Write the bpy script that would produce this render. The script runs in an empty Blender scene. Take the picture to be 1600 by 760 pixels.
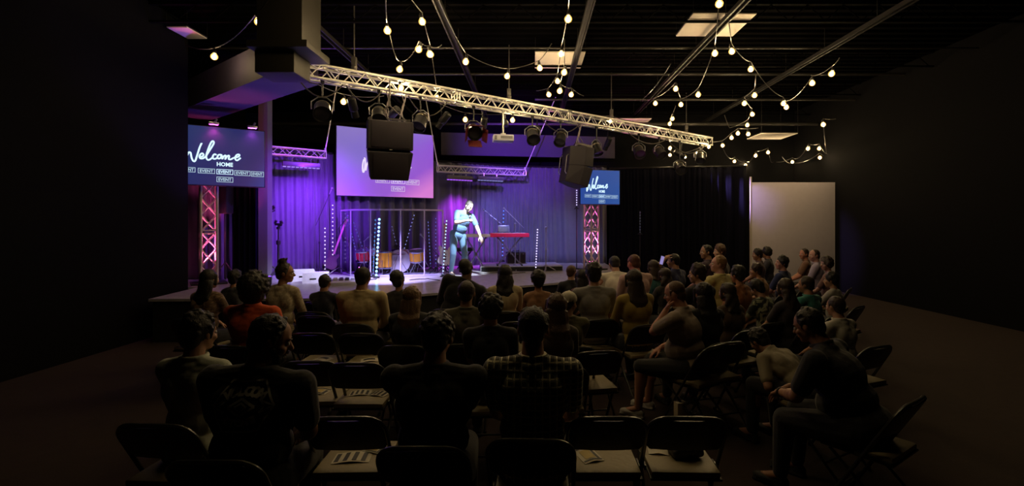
import bpy, bmesh, math, random
from mathutils import Vector, Matrix, Euler
from mathutils.bvhtree import BVHTree

# ------------------------------------------------------------------ camera, world, exposure
C = bpy.context.scene
COL = C.collection
PI = math.pi
FPX, CX, HY, CAMZ = 760.0, 830.0, 350.0, 1.9
cam_data = bpy.data.cameras.new('camera')
cam = bpy.data.objects.new('camera', cam_data); COL.objects.link(cam)
cam.location = (0, 0, CAMZ); cam.rotation_euler = (PI/2, 0, 0)
cam_data.sensor_width = 36.0
cam_data.lens = FPX/1600*36.0
cam_data.shift_x = (800-CX)/1600
cam_data.shift_y = (HY-380)/1600
cam_data.clip_start = 0.05; cam_data.clip_end = 100
C.camera = cam
w = bpy.data.worlds.new('world'); C.world = w; w.use_nodes = True
w.node_tree.nodes['Background'].inputs[0].default_value = (0.002, 0.002, 0.004, 1)
w.node_tree.nodes['Background'].inputs[1].default_value = 0.15
C.view_settings.view_transform = 'Standard'; C.view_settings.look = 'None'
C.view_settings.gamma = 1.0; C.view_settings.exposure = 0.0
C.view_settings.use_curve_mapping = False
C.cycles.max_bounces = 6; C.cycles.diffuse_bounces = 3; C.cycles.glossy_bounces = 3
C.cycles.transparent_max_bounces = 16
C.cycles.caustics_reflective = False; C.cycles.caustics_refractive = False
C.cycles.sample_clamp_indirect = 2.0

def P(px, py, Y):
    """a point of the place seen at this pixel of the photograph, Y metres ahead of the camera"""
    return Vector(((px-CX)/FPX*Y, Y, CAMZ+(HY-py)/FPX*Y))
def XY(px, Y): return ((px-CX)/FPX*Y, Y)
def onz(px, py, z):
    Y = (CAMZ-z)*FPX/(py-HY)
    return Vector(((px-CX)/FPX*Y, Y, z))

# ------------------------------------------------------------------ light levels (tune here)
BULB = 235.0
HOUSE_WARM = (1.0, 0.70, 0.34)
K_CURTAIN = 1.0       # LED bar washes on the curtain
K_KEY = 1.8           # follow light on the speaker
K_TOWER = 5.5

# ------------------------------------------------------------------ materials
MATS = {}
def mat(name, col, rough=0.6, metal=0.0, emit=None, es=0.0, bump=None, bscale=40.0, bstr=0.25, alpha=None, spec=None, var=0.0, sheen=0.0):
    if name in MATS: return MATS[name]
    m = bpy.data.materials.new(name); m.use_nodes = True
    nt = m.node_tree; b = nt.nodes['Principled BSDF']
    c4 = (col[0], col[1], col[2], 1)
    b.inputs['Base Color'].default_value = c4
    b.inputs['Roughness'].default_value = rough
    b.inputs['Metallic'].default_value = metal
    if spec is not None: b.inputs['Specular IOR Level'].default_value = spec
    if sheen: b.inputs['Sheen Weight'].default_value = sheen
    if emit is not None:
        b.inputs['Emission Color'].default_value = (*emit, 1); b.inputs['Emission Strength'].default_value = es
    if bump or var:
        tc = nt.nodes.new('ShaderNodeTexCoord')
        if bump == 'wave':
            n = nt.nodes.new('ShaderNodeTexWave'); n.inputs['Scale'].default_value = bscale; n.inputs['Distortion'].default_value = 3.0
            n.bands_direction = 'X'
            fac = n.outputs['Fac']
        else:
            n = nt.nodes.new('ShaderNodeTexNoise'); n.inputs['Scale'].default_value = bscale; n.inputs['Detail'].default_value = 4
            fac = n.outputs['Fac']
        nt.links.new(tc.outputs['Object'], n.inputs['Vector'])
        if bump:
            bp = nt.nodes.new('ShaderNodeBump'); bp.inputs['Strength'].default_value = bstr; bp.inputs['Distance'].default_value = 0.01
            nt.links.new(fac, bp.inputs['Height']); nt.links.new(bp.outputs['Normal'], b.inputs['Normal'])
        if var:
            n2 = nt.nodes.new('ShaderNodeTexNoise'); n2.inputs['Scale'].default_value = 7; nt.links.new(tc.outputs['Object'], n2.inputs['Vector'])
            mx = nt.nodes.new('ShaderNodeMix'); mx.data_type = 'RGBA'
            mx.inputs['A'].default_value = (col[0]*(1-var), col[1]*(1-var), col[2]*(1-var), 1)
            mx.inputs['B'].default_value = (min(1, col[0]*(1+var)), min(1, col[1]*(1+var)), min(1, col[2]*(1+var)), 1)
            nt.links.new(n2.outputs['Fac'], mx.inputs['Factor']); nt.links.new(mx.outputs['Result'], b.inputs['Base Color'])
    MATS[name] = m
    return m
def emis(name, col, s):
    if name in MATS: return MATS[name]
    m = bpy.data.materials.new(name); m.use_nodes = True; nt = m.node_tree
    nt.nodes.clear(); e = nt.nodes.new('ShaderNodeEmission'); o = nt.nodes.new('ShaderNodeOutputMaterial')
    e.inputs[0].default_value = (*col, 1); e.inputs[1].default_value = s
    nt.links.new(e.outputs[0], o.inputs[0]); MATS[name] = m
    return m
def cloth(name, col, rough=0.9): return mat(name, col, rough, bump='noise', bscale=26, bstr=0.35, var=0.12, sheen=0.15)

M_BLACK = mat('black_paint', (0.012, 0.012, 0.013), 0.55, bump='noise', bscale=60, bstr=.1)
M_BLACKM = mat('black_metal', (0.02, 0.02, 0.022), 0.38, 0.4, var=.1)
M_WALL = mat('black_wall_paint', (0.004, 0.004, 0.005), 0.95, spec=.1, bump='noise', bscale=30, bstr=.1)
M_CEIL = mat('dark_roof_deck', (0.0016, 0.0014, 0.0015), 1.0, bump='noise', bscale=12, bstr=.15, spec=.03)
M_ALU = mat('truss_aluminium', (0.82, 0.80, 0.76), 0.38, 0.4, bump='noise', bscale=30, bstr=.08, var=.08)
M_STEEL = mat('brushed_steel', (0.5, 0.5, 0.5), 0.3, 0.9, var=.1)
M_FLOOR = mat('dark_carpet', (0.024, 0.012, 0.008), 0.95, bump='noise', bscale=90, bstr=.4, var=.3)
M_RUB = mat('black_rubber', (0.01, 0.01, 0.01), 0.7, var=.1)
M_CABLE = mat('black_cable', (0.05, 0.045, 0.04), 0.35, var=.1)

# ------------------------------------------------------------------ mesh building
class MB:
    def __init__(s): s.v = []; s.f = []
    def add(s, vs, fs, M=None):
        n = len(s.v)
        for p in vs:
            p = Vector(p)
            s.v.append(M @ p if M is not None else p)
        s.f += [tuple(i+n for i in f) for f in fs]
        return s
    def box(s, c, size, R=None, bev=0.0):
        x, y, z = size[0]/2, size[1]/2, size[2]/2
        M = Matrix.Translation(Vector(c)) @ (R.to_4x4() if R is not None else Matrix())
        if bev <= 0:
            vs = [(-x,-y,-z),(x,-y,-z),(x,y,-z),(-x,y,-z),(-x,-y,z),(x,-y,z),(x,y,z),(-x,y,z)]
            fs = [(0,3,2,1),(4,5,6,7),(0,1,5,4),(1,2,6,5),(2,3,7,6),(3,0,4,7)]
            return s.add(vs, fs, M)
        b = min(bev, x*.9, y*.9, z*.9)
        bm = bmesh.new(); bmesh.ops.create_cube(bm, size=1)
        for v in bm.verts: v.co = Vector((v.co.x*2*x, v.co.y*2*y, v.co.z*2*z))
        bmesh.ops.bevel(bm, geom=bm.edges[:], offset=b, segments=2, profile=.6, affect='EDGES')
        bm.verts.index_update()
        s.add([v.co.copy() for v in bm.verts], [[v.index for v in f.verts] for f in bm.faces], M); bm.free()
        return s
    def cyl(s, a, b, r, r2=None, n=10, caps=True):
        a = Vector(a); b = Vector(b); r2 = r if r2 is None else r2
        d = b-a
        if d.length < 1e-6: return s
        q = d.to_track_quat('Z', 'Y').to_matrix()
        vs = []
        for p, rr in ((a, r), (b, r2)):
            for i in range(n):
                t = 2*PI*i/n
                vs.append(p + q @ Vector((math.cos(t)*rr, math.sin(t)*rr, 0)))
        fs = [(i, (i+1) % n, n+(i+1) % n, n+i) for i in range(n)]
        if caps: fs += [tuple(reversed(range(n))), tuple(range(n, 2*n))]
        return s.add(vs, fs)
    def tube(s, pts, r, n=8, closed=False, rs=None):
        pts = [Vector(p) for p in pts]; N = len(pts); rings = []
        up = Vector((0, 0, 1)); prev = None
        for i, p in enumerate(pts):
            if closed: d = pts[(i+1) % N]-pts[i-1]
            else: d = pts[min(i+1, N-1)]-pts[max(i-1, 0)]
            if d.length < 1e-9: d = Vector((0, 0, 1))
            d.normalize()
            if prev is None:
                a = d.cross(up)
                if a.length < .05: a = d.cross(Vector((1, 0, 0)))
            else: a = prev - d*prev.dot(d)
            if a.length < 1e-6: a = d.orthogonal()
            a.normalize(); prev = a; b = d.cross(a)
            rr = rs[i] if rs else r
            rings.append([p+(a*math.cos(2*PI*k/n)+b*math.sin(2*PI*k/n))*rr for k in range(n)])
        vs = [q for ring in rings for q in ring]; fs = []
        for i in range(N if closed else N-1):
            j = (i+1) % N
            for k in range(n):
                k2 = (k+1) % n
                fs.append((i*n+k, i*n+k2, j*n+k2, j*n+k))
        if not closed: fs += [tuple(reversed(range(n))), tuple(range((N-1)*n, N*n))]
        return s.add(vs, fs)
    def ell(s, c, r, R=None, nu=14, nv=10):
        if not hasattr(r, '__len__'): r = (r, r, r)
        vs = [(0, 0, r[2])]; fs = []
        for j in range(1, nv):
            t = PI*j/nv
            for i in range(nu):
                u = 2*PI*i/nu
                vs.append((r[0]*math.sin(t)*math.cos(u), r[1]*math.sin(t)*math.sin(u), r[2]*math.cos(t)))
        vs.append((0, 0, -r[2])); L = len(vs)-1
        for i in range(nu): fs.append((0, 1+i, 1+(i+1) % nu))
        for j in range(nv-2):
            for i in range(nu):
                a = 1+j*nu+i; b = 1+j*nu+(i+1) % nu
                fs.append((a, a+nu, b+nu, b))
        for i in range(nu): fs.append((L, 1+(nv-2)*nu+(i+1) % nu, 1+(nv-2)*nu+i))
        M = Matrix.Translation(Vector(c)) @ (R.to_4x4() if R is not None else Matrix())
        return s.add(vs, fs, M)
    def cap(s, a, ra, b, rb, n=12):
        s.cyl(a, b, ra, rb, n); s.ell(a, ra, nu=n, nv=8); s.ell(b, rb, nu=n, nv=8)
        return s
    def lathe(s, prof, c=(0, 0, 0), n=20, R=None):
        vs = []; fs = []
        for (r, z) in prof:
            for i in range(n):
                t = 2*PI*i/n; vs.append((r*math.cos(t), r*math.sin(t), z))
        for j in range(len(prof)-1):
            for i in range(n):
                k = (i+1) % n
                fs.append((j*n+i, j*n+k, (j+1)*n+k, (j+1)*n+i))
        fs.append(tuple(reversed(range(n)))); fs.append(tuple(range((len(prof)-1)*n, len(prof)*n)))
        M = Matrix.Translation(Vector(c)) @ (R.to_4x4() if R is not None else Matrix())
        return s.add(vs, fs, M)
    def prism(s, poly, depth, M=None):
        """2-D outline in local XZ, extruded along Y by depth"""
        n = len(poly)
        vs = [(x, -depth/2, z) for x, z in poly]+[(x, depth/2, z) for x, z in poly]
        fs = [tuple(range(n)), tuple(reversed(range(n, 2*n)))]
        fs += [(i, n+i, n+(i+1) % n, (i+1) % n) for i in range(n)]
        return s.add(vs, fs, M)
    def mesh(s, name):
        me = bpy.data.meshes.new(name); me.from_pydata([tuple(v) for v in s.v], [], s.f); me.update(); return me
    def build(s, name, m, parent=None, world=False, smooth=True, flip=False):
        if parent is not None and world:
            MI = parent_matrix(parent).inverted(); s.v = [MI @ v for v in s.v]
        me = s.mesh(name)
        bm = bmesh.new(); bm.from_mesh(me); bmesh.ops.recalc_face_normals(bm, faces=bm.faces[:]); bm.to_mesh(me); bm.free()
        if m is not None: me.materials.append(m)
        if smooth:
            try:
                me.polygons.foreach_set('use_smooth', [True]*len(me.polygons))
                me.set_sharp_from_angle(angle=math.radians(38))
            except Exception: pass
        o = bpy.data.objects.new(name, me); COL.objects.link(o)
        if parent is not None: o.parent = parent
        return o
def parent_matrix(o):
    M = Matrix.LocRotScale(o.location, o.rotation_euler, o.scale)
    return parent_matrix(o.parent) @ M if o.parent else M
def tag(o, label=None, cat=None, group=None, kind=None):
    if label: o['label'] = label
    if cat: o['category'] = cat
    if group: o['group'] = group
    if kind: o['kind'] = kind
    return o
def thing(name, label, cat, loc=(0, 0, 0), rz=0, group=None, rx=0, ry=0):
    o = bpy.data.objects.new(name, None); COL.objects.link(o)
    o.empty_display_size = .1
    o.location = loc; o.rotation_euler = (rx, ry, rz)
    return tag(o, label, cat, group)
def struct(name, mb, m, smooth=False): return tag(mb.build(name, m, smooth=smooth), kind='structure')
def copy_tree(o, parent=None):
    c = o.copy(); COL.objects.link(c); c.parent = parent
    for ch in [x for x in bpy.data.objects if x.parent == o and x is not c]: copy_tree(ch, c)
    return c
def lamp(kind, name, loc, col, power, parent=None, target=None, size=.05, angle=40, blend=.5, sx=None, sy=None):
    d = bpy.data.lights.new(name, kind); d.color = col; d.energy = power
    if kind == 'SPOT': d.spot_size = math.radians(angle); d.spot_blend = blend; d.shadow_soft_size = size
    elif kind == 'POINT': d.shadow_soft_size = size
    elif kind == 'AREA':
        d.shape = 'RECTANGLE'; d.size = sx; d.size_y = sy
    o = bpy.data.objects.new(name, d); COL.objects.link(o)
    M = Matrix.Translation(Vector(loc))
    if target is not None:
        M = M @ (Vector(target)-Vector(loc)).to_track_quat('-Z', 'Y').to_matrix().to_4x4()
    if parent is not None:
        o.parent = parent; M = parent_matrix(parent).inverted() @ M
    o.matrix_local = M
    return o
def Rz(a): return Matrix.Rotation(a, 3, 'Z')
def Rx(a): return Matrix.Rotation(a, 3, 'X')
def Ry(a): return Matrix.Rotation(a, 3, 'Y')
def text_mb(txt, size, bold=0.0, res=2, align='CENTER', shear=0):
    c = bpy.data.curves.new('lettering', 'FONT'); c.body = txt; c.size = size; c.align_x = align; c.align_y = 'CENTER'
    c.offset = bold; c.resolution_u = res; c.shear = shear
    o = bpy.data.objects.new('lettering', c); COL.objects.link(o)
    dg = bpy.context.evaluated_depsgraph_get()
    me = bpy.data.meshes.new_from_object(o.evaluated_get(dg))
    mb = MB(); mb.add([v.co.copy() for v in me.vertices], [tuple(p.vertices) for p in me.polygons])
    bpy.data.objects.remove(o); bpy.data.curves.remove(c); bpy.data.meshes.remove(me)
    return mb
# ------------------------------------------------------------------ the room
CEIL = 5.6; XL = -6.35; XR = 8.66; YB = 16.0
struct('floor', MB().box((1.15, 7.2, -.05), (19.5, 17.8, .1)), M_FLOOR)
def ceiling_mesh():
    mb = MB(); x0, x1 = -10.5, 10.8; y = -1.6; prof = []
    while y < YB+.3:
        prof += [(y, CEIL), (y+.10, CEIL), (y+.13, CEIL+.045), (y+.22, CEIL+.045)]; y += .25
    vs = [(x0, a, b) for a, b in prof]+[(x1, a, b) for a, b in prof]; n = len(prof)
    fs = [(i, i+1, n+i+1, n+i) for i in range(n-1)]
    mb.add(vs, fs)
    mb.box(((x0+x1)/2, 7.3, CEIL+.12), (x1-x0, 18, .1))
    return mb
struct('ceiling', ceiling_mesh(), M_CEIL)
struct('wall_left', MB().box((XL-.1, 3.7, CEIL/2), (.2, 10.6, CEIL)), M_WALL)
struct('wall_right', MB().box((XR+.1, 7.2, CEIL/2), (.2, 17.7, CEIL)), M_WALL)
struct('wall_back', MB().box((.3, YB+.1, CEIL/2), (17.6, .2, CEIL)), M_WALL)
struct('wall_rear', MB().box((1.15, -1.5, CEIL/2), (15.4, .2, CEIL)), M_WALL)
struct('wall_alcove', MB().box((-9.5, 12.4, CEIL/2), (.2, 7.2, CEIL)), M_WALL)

# stage platform
SZ = .7
sp = [(-6.1, 7.75), (-2.55, 7.85), (.45, 9.85), (1.9, 10.95), (2.25, 11.3), (2.25, 14.95), (.8, 15.4), (-1.1, 14.9), (-5.5, 12.2), (-8.8, 10.1), (-8.8, 9.2), (-6.3, 9.2)]
def poly_slab(poly, z0, z1):
    n = len(poly); vs = [(x, y, z0) for x, y in poly]+[(x, y, z1) for x, y in poly]
    return MB().add(vs, [tuple(reversed(range(n))), tuple(range(n, 2*n))]+[(i, (i+1) % n, n+(i+1) % n, n+i) for i in range(n)])
M_STAGE = mat('stage_floor', (0.42, 0.40, 0.45), 0.22, bump='noise', bscale=5, bstr=.2, var=.25)
M_SKIRT = mat('stage_skirt', (0.012, 0.012, 0.014), 0.9, bump='noise', bscale=40)
def inset(poly, d):
    cx = sum(p[0] for p in poly)/len(poly); cy = sum(p[1] for p in poly)/len(poly)
    return [(x+(cx-x)*d, y+(cy-y)*d) for x, y in poly]
stg = thing('stage', 'raised lavender-lit stage platform with a black skirt in front of the curtain', 'stage', (-2.5, 11, 0))
poly_slab(sp, SZ-.04, SZ).build('stage_deck', M_STAGE, stg, world=True, smooth=False)
poly_slab(inset(sp, .012), 0, SZ-.04).build('stage_skirt', M_SKIRT, stg, world=True, smooth=False)
R1 = thing('keyboard_riser', 'low pale riser platform under the red keyboard', 'platform', (-.3, 12.9, SZ), rz=.12)
MB().box((0, 0, .07), (2.1, 1.2, .12), bev=.01).build('riser_deck', mat('riser', (.36, .36, .42), .45, bump='noise', bscale=20), R1)
MB().box((0, -.605, .06), (2.06, .02, .1)).build('riser_edge', M_BLACKM, R1)

# curtains
def curtain(name, label, pts, z0, z1, m, amp=.07, wl=.24, seed=1, cat='curtain'):
    rnd = random.Random(seed)
    pts = [Vector((x, y, 0)) for x, y in pts]
    path = []; s = 0
    seg = [(a, b, (b-a).length) for a, b in zip(pts, pts[1:])]; L = sum(x[2] for x in seg)
    N = int(L/.025); ph = 0; rows = 10
    pos = []
    for i in range(N+1):
        d = L*i/N; acc = 0
        for a, b, l in seg:
            if d <= acc+l+1e-6: break
            acc += l
        t = (d-acc)/l; p = a.lerp(b, min(1, t)); dr = (b-a).normalized(); nrm = Vector((dr.y, -dr.x, 0))
        ph += 2*PI*.025/wl*(1+.35*math.sin(d*1.3+seed)+.25*math.sin(d*3.1))
        pos.append((p, nrm, ph, d))
    mb = MB(); vs = []
    for j in range(rows+1):
        z = z0+(z1-z0)*j/rows; t = 1-j/rows
        for p, nrm, ph, d in pos:
            a = amp*(.55+.45*math.sin(d*.9+seed))*(.7+.5*t)
            o = a*math.sin(ph+.25*math.sin(d*2+z*1.2)*t)+.018*math.sin(ph*2.3+z)
            q = p+nrm*o; vs.append((q.x, q.y, z))
    W = len(pos); fs = [(j*W+i, j*W+i+1, (j+1)*W+i+1, (j+1)*W+i) for j in range(rows) for i in range(W-1)]
    mb.add(vs, fs)
    root = thing(name, label, cat, (pts[0].x, pts[0].y, z0))
    o = mb.build('curtain_fabric', m, root, world=True)
    so = o.modifiers.new('thickness', 'SOLIDIFY'); so.thickness = .006; so.offset = 0
    rod = MB(); rod.tube([(p.x, p.y, z1+.02) for p in pts], .03)
    rod.build('curtain_rail', M_BLACKM, root, world=True)
    return root
M_CURT = mat('curtain_cloth', (0.10, 0.095, 0.15), .8, bump='noise', bscale=70, bstr=.2, var=.12, sheen=.3)
M_CURTK = mat('curtain_black', (0.003, 0.003, 0.008), .95, bump='noise', bscale=70, bstr=.2, var=.2, spec=.1)
curtain('stage_curtain', 'long pleated stage curtain lit violet behind the drums and projection screen', [(-8.9, 9.5), (-5.39, 11.7), (-1.0, 14.45), (.6, 14.95), (2.3, 14.8)], SZ, 3.62, M_CURT, amp=.10, seed=2)
curtain('side_curtain', 'nearly black pleated curtain between the right screen tower and the white partition', [(2.36, 14.72), (6.22, 14.05)], 0, 3.55, M_CURTK, seed=5)
curtain('masking_curtain', 'narrow black masking curtain beside the left lattice tower', [(-6.5, 10.6), (-5.85, 10.75)], SZ, 3.7, M_CURTK, amp=.05, wl=.16, seed=7)
curtain('lavender_drape', 'thin pale drape catching violet light behind the left lattice tower', [(-7.0, 10.35), (-6.62, 10.5)], SZ, 3.0, M_CURT, amp=.05, wl=.2, seed=9)

M_PARTN = mat('partition_white', (0.60, 0.55, 0.62), .8, bump='noise', bscale=3, bstr=.1, var=.05)
pt = thing('partition_screen', 'large plain white partition panel on the right behind the audience', 'partition', (7.45, 13.85, 0))
MB().box((0, 0, 1.66), (2.38, .05, 2.84), bev=.008).build('panel', M_PARTN, pt)
MB().box((-1.2, 0, 1.62), (.04, .07, 3.24), bev=.008).build('end_post', mat('cream_post', (.5, .46, .38), .6, var=.1), pt)
MB().box((0, 0, .12), (2.38, .3, .24), bev=.02).build('base_rail', M_BLACKM, pt)

# header above curtain (catches the violet light), roof beams, column, ducts
def beam(name, a, b, wd, z0, z1, m):
    a = Vector(a); b = Vector(b); d = b-a; ang = math.atan2(d.y, d.x)
    c = (a+b)/2
    return struct(name, MB().box((c.x, c.y, (z0+z1)/2), (d.length, wd, z1-z0), Rz(ang)), m)
M_HEAD = mat('header_paint', (0.045, 0.035, 0.07), .7, bump='noise', bscale=15, bstr=.1)
beam('trim_1', (-2.7, 14.6), (2.6, 15.4), .3, 3.95, 4.62, M_HEAD)
beam('trim_2', (-9.2, 11.9), (-2.7, 15.3), .3, 4.15, 4.55, M_WALL)
for i, x in enumerate([-3.55, -1.38, .88, 3.12, 5.55]):
    mb = MB()
    for dx in (-.045, .045): mb.box((x+dx, 7.2, 5.16), (.022, 17, .06))
    mb.box((x, 7.2, 5.195), (.11, 17, .012))
    for k in range(12): mb.cyl((x, -.6+k*1.4, 5.2), (x, -.6+k*1.4, CEIL), .006)
    struct('trim_%d' % (10+i), mb, mat('strut_channel', (.022, .020, .020), .5, .4, var=.1))
for i, (y, z, r, xa, xb) in enumerate([(12.9, 5.2, .035, .1, 8.6), (9.35, 5.28, .02, -6.2, 8.6), (14.6, 4.9, .05, -8, 8.6), (11.2, 5.35, .03, -6.3, 8.6), (7.4, 5.45, .02, -6.3, 8.6)]):
    struct('trim_%d' % (20+i), MB().cyl((xa, y, z), (xb, y, z), r), mat('conduit_grey', (.05, .047, .045), .4, .5))
for i in range(7):      # open web roof joists across the room
    y = 1.2+i*2.3; mb = MB()
    mb.box((1.1, y, CEIL-.03), (15, .06, .04)); mb.box((1.1, y, CEIL-.33), (15, .05, .03))
    x = -6.2; k = 0
    while x < 8.3:
        za, zb = (CEIL-.05, CEIL-.32) if k % 2 == 0 else (CEIL-.32, CEIL-.05)
        mb.cyl((x, y, za), (x+.3, y, zb), .009, n=5); x += .3; k += 1
    struct('trim_%d' % (30+i), mb, mat('joist_paint', (.002, .0018, .0018), .9, .0, spec=.05))
col = struct('trim_40', MB().box((-5.63, 10.3, CEIL/2), (.19, .19, CEIL)), mat('column_paint', (.14, .13, .16), .6, bump='noise', bscale=20))
# sloping-plan soffit that catches violet light
beam('trim_41', (-3.75, 7.75), (-7.4, 10.55), .75, 4.2, 4.75, M_HEAD)
d = thing('air_duct', 'brownish black square duct hanging above the left end of the long truss', 'duct', (-3.42, 6.9, 4.36))
M_DUCT = mat('duct_brown', (.022, .019, .014), .55, .1, bump='noise', bscale=8, bstr=.15)
MB().box((0, 0, .61), (.62, .6, 1.2), bev=.015).build('duct_body', M_DUCT, d)
MB().box((0, 0, -.03), (.82, .75, .1), bev=.015).build('flange', M_DUCT, d)
MB().box((-.12, .05, -.22), (.55, .5, .3), bev=.02).build('grille_box', M_DUCT, d)
# ceiling panels
M_PANEL = mat('ceiling_panel_cream', (0.92, 0.84, 0.76), .8, bump='noise', bscale=12, bstr=.1, var=.05)
def panel(px, label, z=5.3):
    q = [onz(x, y, z) for x, y in px]
    c = sum(q, Vector())/4
    t = thing('ceiling_panel', label, 'ceiling panel', (c.x, c.y, z), group=None)
    x0 = (q[0].x+q[3].x)/2; x1 = (q[1].x+q[2].x)/2; y0 = min(v.y for v in q); y1 = max(v.y for v in q)
    MB().box(((x0+x1)/2, (y0+y1)/2, z+.012), (x1-x0, y1-y0, .024), bev=.004).build('panel_board', M_PANEL, t, world=True)
    fr = MB(); zf = z+.03
    for a, b in (((x0, y0), (x1, y0)), ((x1, y0), (x1, y1)), ((x1, y1), (x0, y1)), ((x0, y1), (x0, y0))): fr.cyl((a[0], a[1], zf), (b[0], b[1], zf), .012)
    for x in (x0, x1):
        for y in (y0, y1): fr.cyl((x, y, zf), (x, y, CEIL), .004)
    fr.build('hanger_frame', M_BLACKM, t, world=True)
panel([(1085, 22), (1180, 22), (1147, 57), (1055, 57)], 'largest cream ceiling panel, near the top right of the string lights')
panel([(834, 82), (915, 82), (907, 107), (838, 107)], 'pinkish ceiling panel behind the middle string of bulbs')
panel([(262, 43), (294, 43), (322, 61), (292, 61)], 'violet-tinted ceiling panel at the far left edge', 5.3)
panel([(1176, 209), (1238, 209), (1228, 218), (1180, 218)], 'small lit ceiling panel low above the white partition', 4.3)
panel([(955, 186), (1012, 186), (1016, 193), (957, 193)], 'thin ceiling panel seen just above the right part of the long truss', 5.0)

# ------------------------------------------------------------------ trusses
def truss(name, label, a, b, size, nseg, up=Vector((0, 0, 1)), m=M_ALU, r=.024, rb=.010, panels=4, cross=False, plates=False):
    a = Vector(a); b = Vector(b); d = (b-a); L = d.length; d.normalize()
    if abs(d.z) > .9: side = Rz(math.radians(37)) @ Vector((1, 0, 0))
    else: side = d.cross(Vector((0, 0, 1)))
    side.normalize(); u = side.cross(d).normalized()
    h = size/2-r
    root = thing(name, label, 'truss', tuple((a+b)/2 if abs(d.z) < .9 else a))
    cor = [side*h+u*h, side*h-u*h, -side*h-u*h, -side*h+u*h]
    for c in cor: MB().cyl(a+c, b+c, r, n=10).build('chord', m, root, world=True)
    for f in range(4):
        c0, c1 = cor[f], cor[(f+1) % 4]; mb = MB()
        for k in range(nseg):
            p0 = a+d*(L*k/nseg); p1 = a+d*(L*(k+1)/nseg); pm = (p0+p1)/2
            if cross: mb.cyl(p0+c0, p1+c1, rb, n=6); mb.cyl(p0+c1, p1+c0, rb, n=6)
            else: mb.cyl(p0+c0, pm+c1, rb, n=6); mb.cyl(pm+c1, p1+c0, rb, n=6)
        for k in range(panels+1):
            p = a+d*(L*k/panels)
            for off in ((0,) if k in (0, panels) else (-.03, .03)):
                q = p+d*off; mb.cyl(q+c0, q+c1, rb*1.25, n=6)
        mb.build('lattice', m, root, world=True)
    if plates:
        for k in range(1, panels):
            p = a+d*(L*k/panels)
            for c in cor: pass
            mb = MB()
            for c in cor: mb.cyl(p+c-d*.06, p+c+d*.06, r*1.35, n=10)
            mb.build('coupler', M_STEEL, root, world=True)
    return root
TA = Vector((-3.68, 7.6, 4.32)); TB = Vector((5.27, 14.4, 4.33))
truss('lighting_truss', 'long silver box truss running diagonally under the roof with bulbs wound along it', TA, TB, .26, 32, panels=4, plates=True)
def on_truss(px):
    k = (px-CX)/FPX; t = (k*TA.y-TA.x)/((TB.x-TA.x)-k*(TB.y-TA.y)); return TA+(TB-TA)*t
for k, t in enumerate((.08, .36, .63, .9)):
    p = TA+(TB-TA)*t; mb = MB().cyl(p+Vector((0, 0, .12)), (p.x, p.y, CEIL), .012, n=6)
    mb.ell(p+Vector((0, 0, .2)), (.05, .05, .07)); mb.box(p+Vector((0, 0, .3)), (.08, .08, .14), bev=.01)
    o = mb.build('truss_hanger', mat('rigging_steel', (.12, .11, .11), .4, .6), None)
    w0 = ['left end', 'left third', 'middle', 'right end'][k]
    tag(o, 'dark rigging cable and shackle holding the %s of the long truss' % w0, 'cable')
def back_truss(px0, y0, px1, y1, Ya, Yb, label):
    a = P(px0, y0, Ya); b = P(px1, y1, Yb); b.z = a.z = (a.z+b.z)/2
    return truss('back_truss', label, a, b, .20, int((b-a).length/.28), r=.018, rb=.009, panels=1), a, b
bt1, B1a, B1b = back_truss(380, 232, 508, 242, 10.4, 11.45, 'short silver truss above the violet curtain between column and projection screen')
bt2, B2a, B2b = back_truss(684, 264, 820, 270, 13.0, 14.1, 'short silver truss above the curtain right of the projection screen')
for (a, b, lab) in ((B1b, Vector((B1b.x+.35, B1b.y, CEIL)), 'thin sling rising from the right end of the left back truss'),
                    (B2a, Vector((B2a.x-.4, B2a.y+.1, CEIL)), 'thin sling rising from the left end of the right back truss'),
                    (B2b, Vector((B2b.x+.9, B2b.y+.1, CEIL)), 'thin sling rising from the right end of the right back truss')):
    mb = MB().cyl(a+Vector((0, 0, .08)), b, .014, n=6); mb.ell(a+Vector((0, 0, .12)), (.03, .03, .05))
    tag(mb.build('truss_sling', M_ALU, None), lab, 'cable')
M_TOWER = mat('tower_paint', (0.62, 0.55, 0.58), .4, .3, var=.08)
T1 = P(326, 350, 9.75); T1.z = SZ; T2 = P(924, 350, 12.75); T2.z = SZ
for base, top, lab in ((T1, 2.75, 'lattice tower glowing pink that carries the left video screen'), (T2, 2.75, 'lattice tower glowing pink and magenta that carries the right video screen')):
    a = Vector((base.x, base.y, SZ+.02)); b = Vector((base.x, base.y, top))
    t = truss('tower_truss', lab, a, b, .32, 6, r=.026, rb=.013, panels=2, cross=True, m=M_TOWER)
    MB().box((0, 0, 0), (.6, .6, .03), Rz(math.radians(37)), bev=.005).build('base_plate', M_BLACKM, t)
    MB().box((0, 0, 2.05), (.36, .36, .03), Rz(math.radians(37)), bev=.005).build('top_plate', M_BLACKM, t)
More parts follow.
